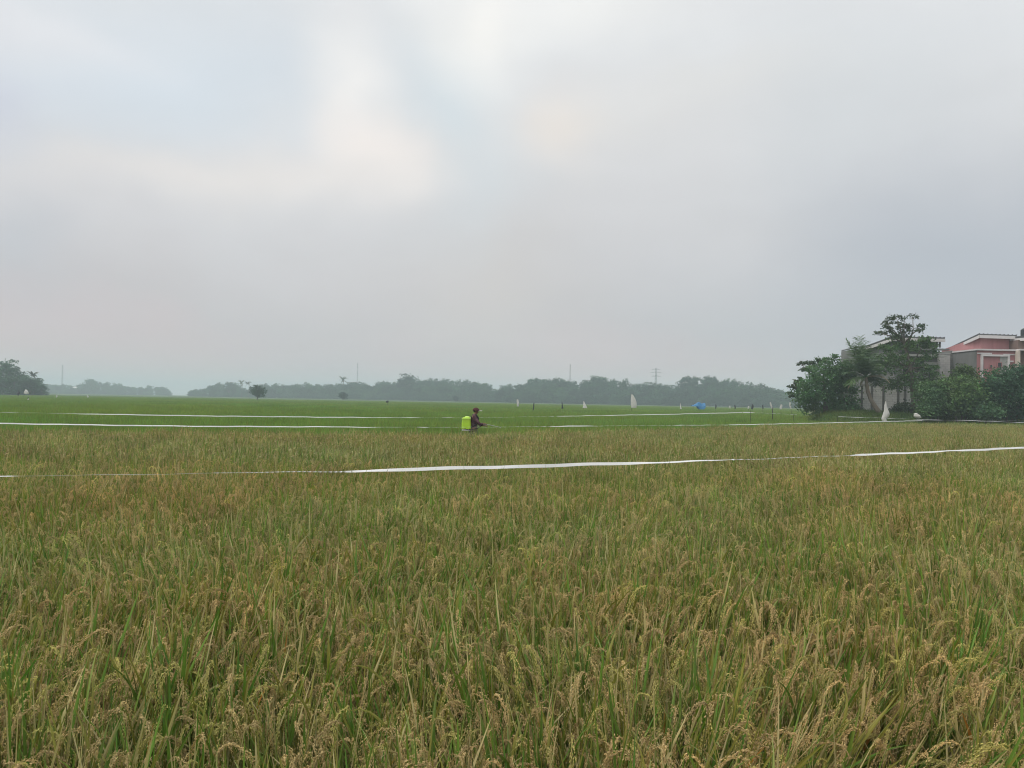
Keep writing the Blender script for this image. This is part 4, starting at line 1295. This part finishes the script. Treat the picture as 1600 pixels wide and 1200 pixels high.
# ------------------------------------------------------------------ scare flags and bags on sticks
def flag(name, px, ytop, ybot, wpx, d, label, mat='white_plastic', shape='bag', lean=0.0, cat='flag', pole=0.016):
    """crumpled plastic hung on a stick"""
    top = P(px, ytop, d); bot = P(px, ybot, d)
    t = empty(name, (top.x, d, 0), label, cat)
    zt, zb_ = top.z, bot.z
    W_ = wpx / FPX * d
    MB().tube([(-lean * zt, 0.03, -0.1), (0, 0.02, zt + 0.03)], pole, 6).build('stick', 'dark_stick', t)
    mb = MB(); n_, m_ = 14, 12
    v = []
    for i in range(n_ + 1):
        f = i / n_
        if shape == 'bag': half = W_ / 2 * float(np.interp(f, [0, .12, .3, .5, .62, .75, .88, 1], [.04, .09, .30, .62, .95, .8, .42, .5]))
        elif shape == 'sail': half = W_ / 2 * (0.08 + 0.92 * math.sin(math.pi * (0.05 + 0.62 * f)))
        elif shape == 'tri': half = W_ / 2 * (0.06 + 0.94 * f)
        else: half = W_ / 2 * (0.7 + 0.3 * math.sin(3 * f))
        cx = {'bag': W_ * float(np.interp(f, [0, .3, .6, .85, 1], [0, .06, .12, -.06, -.02])), 'sail': 0.45 * W_ * f ** 0.6, 'tri': 0.35 * W_ * f}.get(shape, 0.12 * W_ * math.sin(4 * f + px)) - lean * (zt - zb_) * f
        if shape == 'rag':
            el_ = np.interp(f, [0, .25, .5, .65, .78, .85, 1], [-.5, -2.5, -3.5, -4.5, -6, -7.5, -5.5]) * W_ / 15
            er_ = np.interp(f, [0, .25, .5, .65, .78, .85, 1], [.5, 2, 5.5, 7.5, 5.5, 0.5, 1.5]) * W_ / 15
            half = (er_ - el_) / 2; cx = (er_ + el_) / 2
        for k in range(m_):
            a = 2 * math.pi * k / m_
            cr_ = 1 + 0.22 * math.sin(5 * a + 3 * f + px) * f + rnd.uniform(-.06, .06)
            v.append((cx + math.cos(a) * half * cr_, math.sin(a) * half * 0.38 * cr_, zt + (zb_ - zt) * f + rnd.uniform(-.015, .015)))
    F = [(i * m_ + k, i * m_ + (k + 1) % m_, (i + 1) * m_ + (k + 1) % m_, (i + 1) * m_ + k) for i in range(n_) for k in range(m_)]
    F.append(tuple(range(m_)))
    mb.add(v, F).build('sheet', mat, t, smooth=True)
    return t


flag('scare_flag', 1384, 626, 658, 12.5, 54, 'tall crumpled white plastic bag on a stick before the pale block wall', shape='rag')
flag('scare_flag', 987, 616, 637, 9, 96, 'big white sail shaped plastic sheet on a stick in mid field', shape='sail')
flag('scare_flag', 809, 624, 635, 3.4, 110, 'narrow white plastic strip on a stick, leftmost right of the sprayer', shape='strip')
flag('scare_flag', 912, 626.5, 637.5, 7, 105, 'white triangular plastic sheet left of the big sail shaped one', shape='tri')
flag('scare_flag', 834.5, 629.5, 641, 1.8, 80, 'thin leaning dark strip between the white strip and the dark flag', 'dark_plastic', 'strip', 0.12)
flag('scare_flag', 878, 626, 638.5, 3.0, 95, 'dark tapering flag left of the white triangle', 'dark_plastic', 'tri')
flag('scare_flag', 1063, 629, 639, 2.6, 110, 'thin pale strip just left of the blue tarp', shape='tri')
flag('scare_flag', 1118.5, 632, 638.5, 2.0, 120, 'dark strip first to the right of the blue tarp', 'dark_plastic', 'strip')
flag('scare_flag', 1140.5, 634, 638, 2.4, 130, 'little white tag, first white one right of the blue tarp', shape='strip')
flag('scare_flag', 1148.5, 632.5, 639, 2.0, 120, 'dark strip second to the right of the blue tarp', 'dark_plastic', 'strip')
flag('scare_flag', 1169.5, 634.5, 638.5, 2.6, 130, 'little white tag touching the widest dark strip', shape='strip')
flag('scare_flag', 1175.5, 632, 639.5, 3.6, 118, 'widest dark strip, third to the right of the blue tarp', 'dark_plastic', 'strip')
flag('scare_flag', 1192, 633, 639, 1.8, 120, 'slim dark strip, fourth to the right of the blue tarp', 'dark_plastic', 'strip')
flag('scare_flag', 1204, 628.5, 638, 2.6, 100, 'leaning white strip above the dark stake, left of two more', shape='strip', lean=-0.2)
flag('scare_flag', 1220.5, 632, 639.5, 3.6, 100, 'short wide white strip between the two leaning ones', shape='strip')
flag('scare_flag', 1234, 628.5, 638.5, 2.6, 95, 'leaning white strip next to the bushy tree', shape='strip', lean=-0.2)
stake('stake', 1207.5, 636, 56, 'upright dark stake under the leaning white strip', 0.035)
flag('scare_flag', 29.5, 608.5, 618, 4.5, 140, 'dark fluttering sheet on a stick at the left edge', 'dark_plastic', 'bag', 0.1)
flag('scare_flag', 40, 608.5, 615.5, 7, 140, 'white fluttering sheet beside the dark one at the left edge', shape='sail', lean=0.25)
flag('scare_flag', 44, 621, 625.5, 2.6, 100, 'small pale knob on a stick below the left edge sheets', shape='bag', pole=0.05)
flag('scare_flag', 88.5, 617.5, 621, 2.2, 150, 'tiny white tag in the field, left one of two', shape='strip')
flag('scare_flag', 137, 618, 621, 2.2, 150, 'tiny white tag in the field, right one of two', shape='strip')
flag('scare_flag', 605.5, 626, 629, 4.5, 120, 'tiny dark rag in the field left of the sprayer', 'dark_plastic', 'strip')
# white sack
c = P(1433, 650.5, 57)
sk = MB()
sk.ball((0, 0, 0), (0.25, 0.2, 0.15), 22, 14, jitter=0.25)
sk.ball((-0.12, 0.02, 0.08), (0.15, 0.14, 0.12), 16, 10, jitter=0.25)
so = sk.build('plastic_sack', 'white_plastic', smooth=True)
so.location = (c.x, 57, c.z)
so.rotation_euler = (0.1, 0.25, 0.3)
tag(so, 'rounded white plastic sack on the bank under the tall thin tree', 'sack')
MB().tube([(0.18, 0.02, 0.05), (0.26, 0.02, 0.04), (0.31, 0.02, -0.02)], [0.10, 0.04, 0.08], 9).build('tied_neck', 'white_plastic', so)

# blue tarpaulin shelter
D3 = 118.0
c = P(1093, 634, D3)
tp_ = empty('tarp_shelter', (c.x, D3, 0), 'blue tarpaulin draped over poles in the far field', 'shelter')
k = D3 / FPX
px_of = lambda x_, y_: (P(x_, y_, D3).x - c.x, P(x_, y_, D3).z)
grid = []
prof = [(1081, 633.5, 634.5), (1085, 632, 634.5), (1089, 630.5, 634.5), (1091, 629, 638), (1093, 628.5, 639.5), (1096, 630.5, 640), (1099, 630.5, 639.5), (1101.5, 629.5, 636)]
v = []; F = []
for i, (x_, ya, yb) in enumerate(prof):
    (xa, za), (_, zb2) = px_of(x_, ya), px_of(x_, yb)
    for (yy, zz) in ((-0.55, zb2), (-0.45, (za + zb2) / 2), (-0.15, za), (0.25, za + 0.02), (0.6, (za + zb2) / 2), (0.7, zb2)):
        v.append((xa, yy + rnd.uniform(-.06, .06), zz + rnd.uniform(-.04, .04)))
for i in range(len(prof) - 1):
    for j in range(5):
        a = i * 6 + j
        F.append((a, a + 1, a + 7, a + 6))
F += [(5, 4, 3, 2, 1, 0), tuple(len(v) - 6 + q_ for q_ in range(6))]
MB().add(v, F).build('tarp', 'blue_tarp', tp_)
for x_ in (1083, 1092, 1100):
    xa, za = px_of(x_, 631)
    MB().tube([(xa, 0, -0.1), (xa, 0, za)], 0.035, 6).build('pole', 'bamboo', tp_)


# ------------------------------------------------------------------ the person spraying
def skin_mesh(name, verts, edges, radii, mat, parent, root=0, levels=2):
    me = bpy.data.meshes.new(name)
    me.from_pydata(verts, edges, [])
    o_ = bpy.data.objects.new(name, me)
    COL.objects.link(o_)
    if parent: o_.parent = parent
    sk_ = o_.modifiers.new('skin', 'SKIN')
    sk_.use_smooth_shade = True
    for i, r_ in enumerate(radii):
        d_ = me.skin_vertices[0].data[i]
        d_.radius = r_ if isinstance(r_, tuple) else (r_, r_)
        d_.use_root = (i == root)
    sb = o_.modifiers.new('subdiv', 'SUBSURF'); sb.levels = levels; sb.render_levels = levels
    me.materials.append(MATS[mat])
    return o_


DPn = 27.0
pp = P(740, 650, DPn)
man = empty('person', (pp.x, DPn, 0), 'person in dark cap and maroon shirt walking through the rice with a backpack sprayer', 'person')
# facing +x; -y is towards the camera
S_r, S_l = (0.01, -0.19, 1.345), (0.03, 0.19, 1.345)
E_r, H_r = (0.225, -0.24, 1.07), (0.355, -0.16, 1.10)
E_l, H_l = (0.16, 0.26, 1.09), (0.36, 0.18, 1.02)
V = [(0, 0, .88), (0.01, 0, 1.02), (0.03, 0, 1.18), (0.03, 0, 1.33), (0.06, 0, 1.41), (0.085, 0, 1.46), (0.095, 0, 1.53), (0.09, 0, 1.585),
     S_r, E_r, H_r, S_l, E_l, H_l,
     (0, -.10, .84), (0.06, -.11, .46), (-0.02, -.11, .09), (0.12, -.12, .03),
     (0, .10, .84), (-0.02, .11, .46), (-0.16, .11, .10), (-0.03, .12, .03)]
Ed = [(0, 1), (1, 2), (2, 3), (3, 4), (4, 5), (5, 6), (6, 7), (3, 8), (8, 9), (9, 10), (3, 11), (11, 12), (12, 13), (0, 14), (14, 15), (15, 16), (16, 17), (0, 18), (18, 19), (19, 20), (20, 21)]
Rd = [.12, .115, .125, .12, .055, .06, .085, .07, .055, .042, .028, .055, .042, .028, .085, .058, .040, .035, .085, .058, .040, .035]
for a_, side in ((H_r, -1), (H_l, 1)):       # palms and five fingers each, curled round the lance
    i0 = len(V)
    hx, hy, hz_ = a_
    root = 10 if side < 0 else 13
    V.append((hx + 0.05, hy, hz_ - 0.005)); Ed.append((root, i0)); Rd.append(.026)
    for k in range(4):
        ln_ = (0.032, 0.038, 0.036, 0.028)[k]
        f0 = len(V)
        V += [(hx + 0.075, hy + (k - 1.5) * 0.017, hz_ - 0.002), (hx + 0.080 + ln_, hy + (k - 1.5) * 0.018, hz_ - 0.022), (hx + 0.070 + ln_, hy + (k - 1.5) * 0.018, hz_ - 0.048)]
        Ed += [(i0, f0), (f0, f0 + 1), (f0 + 1, f0 + 2)]; Rd += [.009, .0085, .007]
    f0 = len(V)
    V += [(hx + 0.035, hy + side * 0.03, hz_ + 0.0), (hx + 0.07, hy + side * 0.042, hz_ - 0.015), (hx + 0.09, hy + side * 0.035, hz_ - 0.035)]
    Ed += [(i0, f0), (f0, f0 + 1), (f0 + 1, f0 + 2)]; Rd += [.011, .009, .008]
skin_mesh('body', V, Ed, Rd, 'skin', man)
# face details
MB().add([(0.17, -0.014, 1.52), (0.17, 0.014, 1.52), (0.205, 0, 1.505), (0.175, 0, 1.555)], [(0, 2, 3), (1, 3, 2), (0, 1, 2)]).build('nose', 'skin', man)
for sd_ in (-1, 1):
    MB().ball((0.085, sd_ * 0.088, 1.53), (0.022, 0.012, 0.032), 8, 6).build('ear', 'skin', man, smooth=True)
    MB().ball((0.168, sd_ * 0.032, 1.548), (0.012, 0.014, 0.009), 8, 6).build('eye', 'black_rubber', man, smooth=True)
MB().ball((0.165, 0, 1.475), (0.014, 0.026, 0.006), 8, 6).build('mouth', 'cap_cloth', man, smooth=True)
hr = MB(); hr.ball((0.07, 0, 1.545), (0.098, 0.092, 0.075), 14, 9); hr.build('hair', 'black_rubber', man, smooth=True)
# shirt and trousers follow the body
SV = [(0, 0, .84), (0.01, 0, 1.02), (0.03, 0, 1.18), (0.03, 0, 1.33), (0.055, 0, 1.40), S_r, E_r, tuple(0.85 * h_ + 0.15 * e_ for h_, e_ in zip(H_r, E_r)), S_l, E_l, tuple(0.85 * h_ + 0.15 * e_ for h_, e_ in zip(H_l, E_l))]
skin_mesh('shirt', SV, [(0, 1), (1, 2), (2, 3), (3, 4), (3, 5), (5, 6), (6, 7), (3, 8), (8, 9), (9, 10)], [.145, .135, .145, .14, .068, .075, .058, .045, .075, .058, .045], 'shirt', man)
TV = [(0, 0, .90), (0, -.10, .82), (0.06, -.11, .46), (-0.02, -.11, .16), (0, .10, .82), (-0.02, .11, .46), (-0.15, .11, .16)]
skin_mesh('trousers', TV, [(0, 1), (1, 2), (2, 3), (0, 4), (4, 5), (5, 6)], [.14, .105, .078, .062, .105, .078, .062], 'trousers', man)
# cap: dome, brim with pale edge
cp = MB(); v = []; F = []
for i in range(7):
    th = math.pi / 2 * i / 6
    for k in range(16):
        a = 2 * math.pi * k / 16
        v.append((0.078 + 0.118 * math.cos(th) * math.cos(a), 0.103 * math.cos(th) * math.sin(a), 1.545 + 0.095 * math.sin(th)))
for i in range(6):
    for k in range(16): F.append((i * 16 + k, i * 16 + (k + 1) % 16, (i + 1) * 16 + (k + 1) % 16, (i + 1) * 16 + k))
cp.add(v, F)
cap_ = cp.build('cap', 'cap_cloth', man, smooth=True)
bm_ = MB(); v = []; F = []
for i in range(9):
    a = -1.15 + 2.3 * i / 8
    for r_, z_ in ((0.105, 1.548), (0.19, 1.538), (0.19, 1.528), (0.105, 1.540)):
        v.append((0.078 + r_ * math.cos(a) * 1.06, r_ * math.sin(a) * 0.85, z_))
for i in range(8):
    for j in range(4): F.append((i * 4 + j, i * 4 + (j + 1) % 4, (i + 1) * 4 + (j + 1) % 4, (i + 1) * 4 + j))
bm_.add(v, F); bm_.build('brim', 'cap_cloth', cap_)
bt = MB(); bt.tube([(0.078 + 0.196 * math.cos(a) * 1.06, 0.196 * math.sin(a) * 0.85, 1.534) for a in np.linspace(-0.9, 0.9, 9)], 0.011, 5); bt.build('brim_edge', 'cap_trim', cap_)

# backpack sprayer: a thing carried by the person
spz = empty('backpack_sprayer', (pp.x - 0.235, DPn, 0.90), 'lime green backpack sprayer tank on the person\'s back', 'sprayer')
tk_ = MB()
bmv = []
prof_ = [(0.0, 0.145, 0.165), (0.02, 0.168, 0.18), (0.20, 0.162, 0.18), (0.34, 0.148, 0.17), (0.385, 0.14, 0.16), (0.40, 0.115, 0.135)]
N_ = 24
v = []; F = []
for z_, hx, hy in prof_:
    for k in range(N_):
        a = 2 * math.pi * k / N_
        ca, sa = math.cos(a), math.sin(a)
        v.append((math.copysign(abs(ca) ** 0.35, ca) * hx, math.copysign(abs(sa) ** 0.35, sa) * hy, z_))
for i in range(len(prof_) - 1):
    for k in range(N_): F.append((i * N_ + k, i * N_ + (k + 1) % N_, (i + 1) * N_ + (k + 1) % N_, (i + 1) * N_ + k))
F += [tuple(range(N_ - 1, -1, -1)), tuple((len(prof_) - 1) * N_ + k for k in range(N_))]
tk_.add(v, F); tank = tk_.build('tank', 'lime_plastic', spz, smooth=False)
rb = MB()
for z_ in (0.345,): rb.box(-0.156, 0.156, -0.184, 0.184, z_, z_ + 0.022)
rb.build('rim', 'lime_light', tank)
MB().tube([(0.02, 0, 0.40), (0.02, 0, 0.425), (0.02, 0, 0.44)], [0.085, 0.085, 0.06], 16).build('filler_cap', 'lime_light', spz)
MB().box(-0.15, 0.15, -0.16, 0.16, -0.05, -0.002).build('base', 'white_trim', spz)
for sd_ in (-1, 1):
    MB().tube([(0.15, sd_ * 0.12, 0.36), (0.22, sd_ * 0.14, 0.50), (0.32, sd_ * 0.14, 0.50), (0.40, sd_ * 0.13, 0.38), (0.38, sd_ * 0.14, 0.2), (0.16, sd_ * 0.13, 0.06)], 0.022, 6).build('strap', 'black_rubber', spz)
MB().tube([(-0.05, -0.19, 0.02), (0.1, -0.28, -0.02), (0.4, -0.30, 0.05), (0.56, -0.2, 0.16)], 0.012, 6).build('hose', 'black_rubber', spz)
MB().tube([(0.56, -0.165, 0.17), (0.80, -0.18, 0.16), (1.10, -0.2, 0.10), (1.18, -0.2, 0.07)], [0.016, 0.010, 0.008, 0.014], 6).build('lance', 'steel', spz)
MB().tube([(-0.1, 0.19, 0.05), (0.2, 0.28, 0.1), (0.58, 0.2, 0.12)], 0.012, 6).build('pump_lever', 'steel', spz)

# ------------------------------------------------------------------ the hazy air
m, n = new_mat('haze_air')
pv = n.new('ShaderNodeVolumePrincipled')
pv.inputs['Color'].default_value = (0.78, 0.925, 1.0, 1)
pv.inputs['Density'].default_value = 0.00105
pv.inputs['Anisotropy'].default_value = 0.0
o = n.new('ShaderNodeOutputMaterial')
n.nt.links.new(pv.outputs[0], o.inputs['Volume'])
tag(MB().box(-2600, 2600, -400, 2600, -1.0, 40.0).build('haze', 'haze_air'), 'pale morning haze lying over the fields', 'haze', kind='stuff')
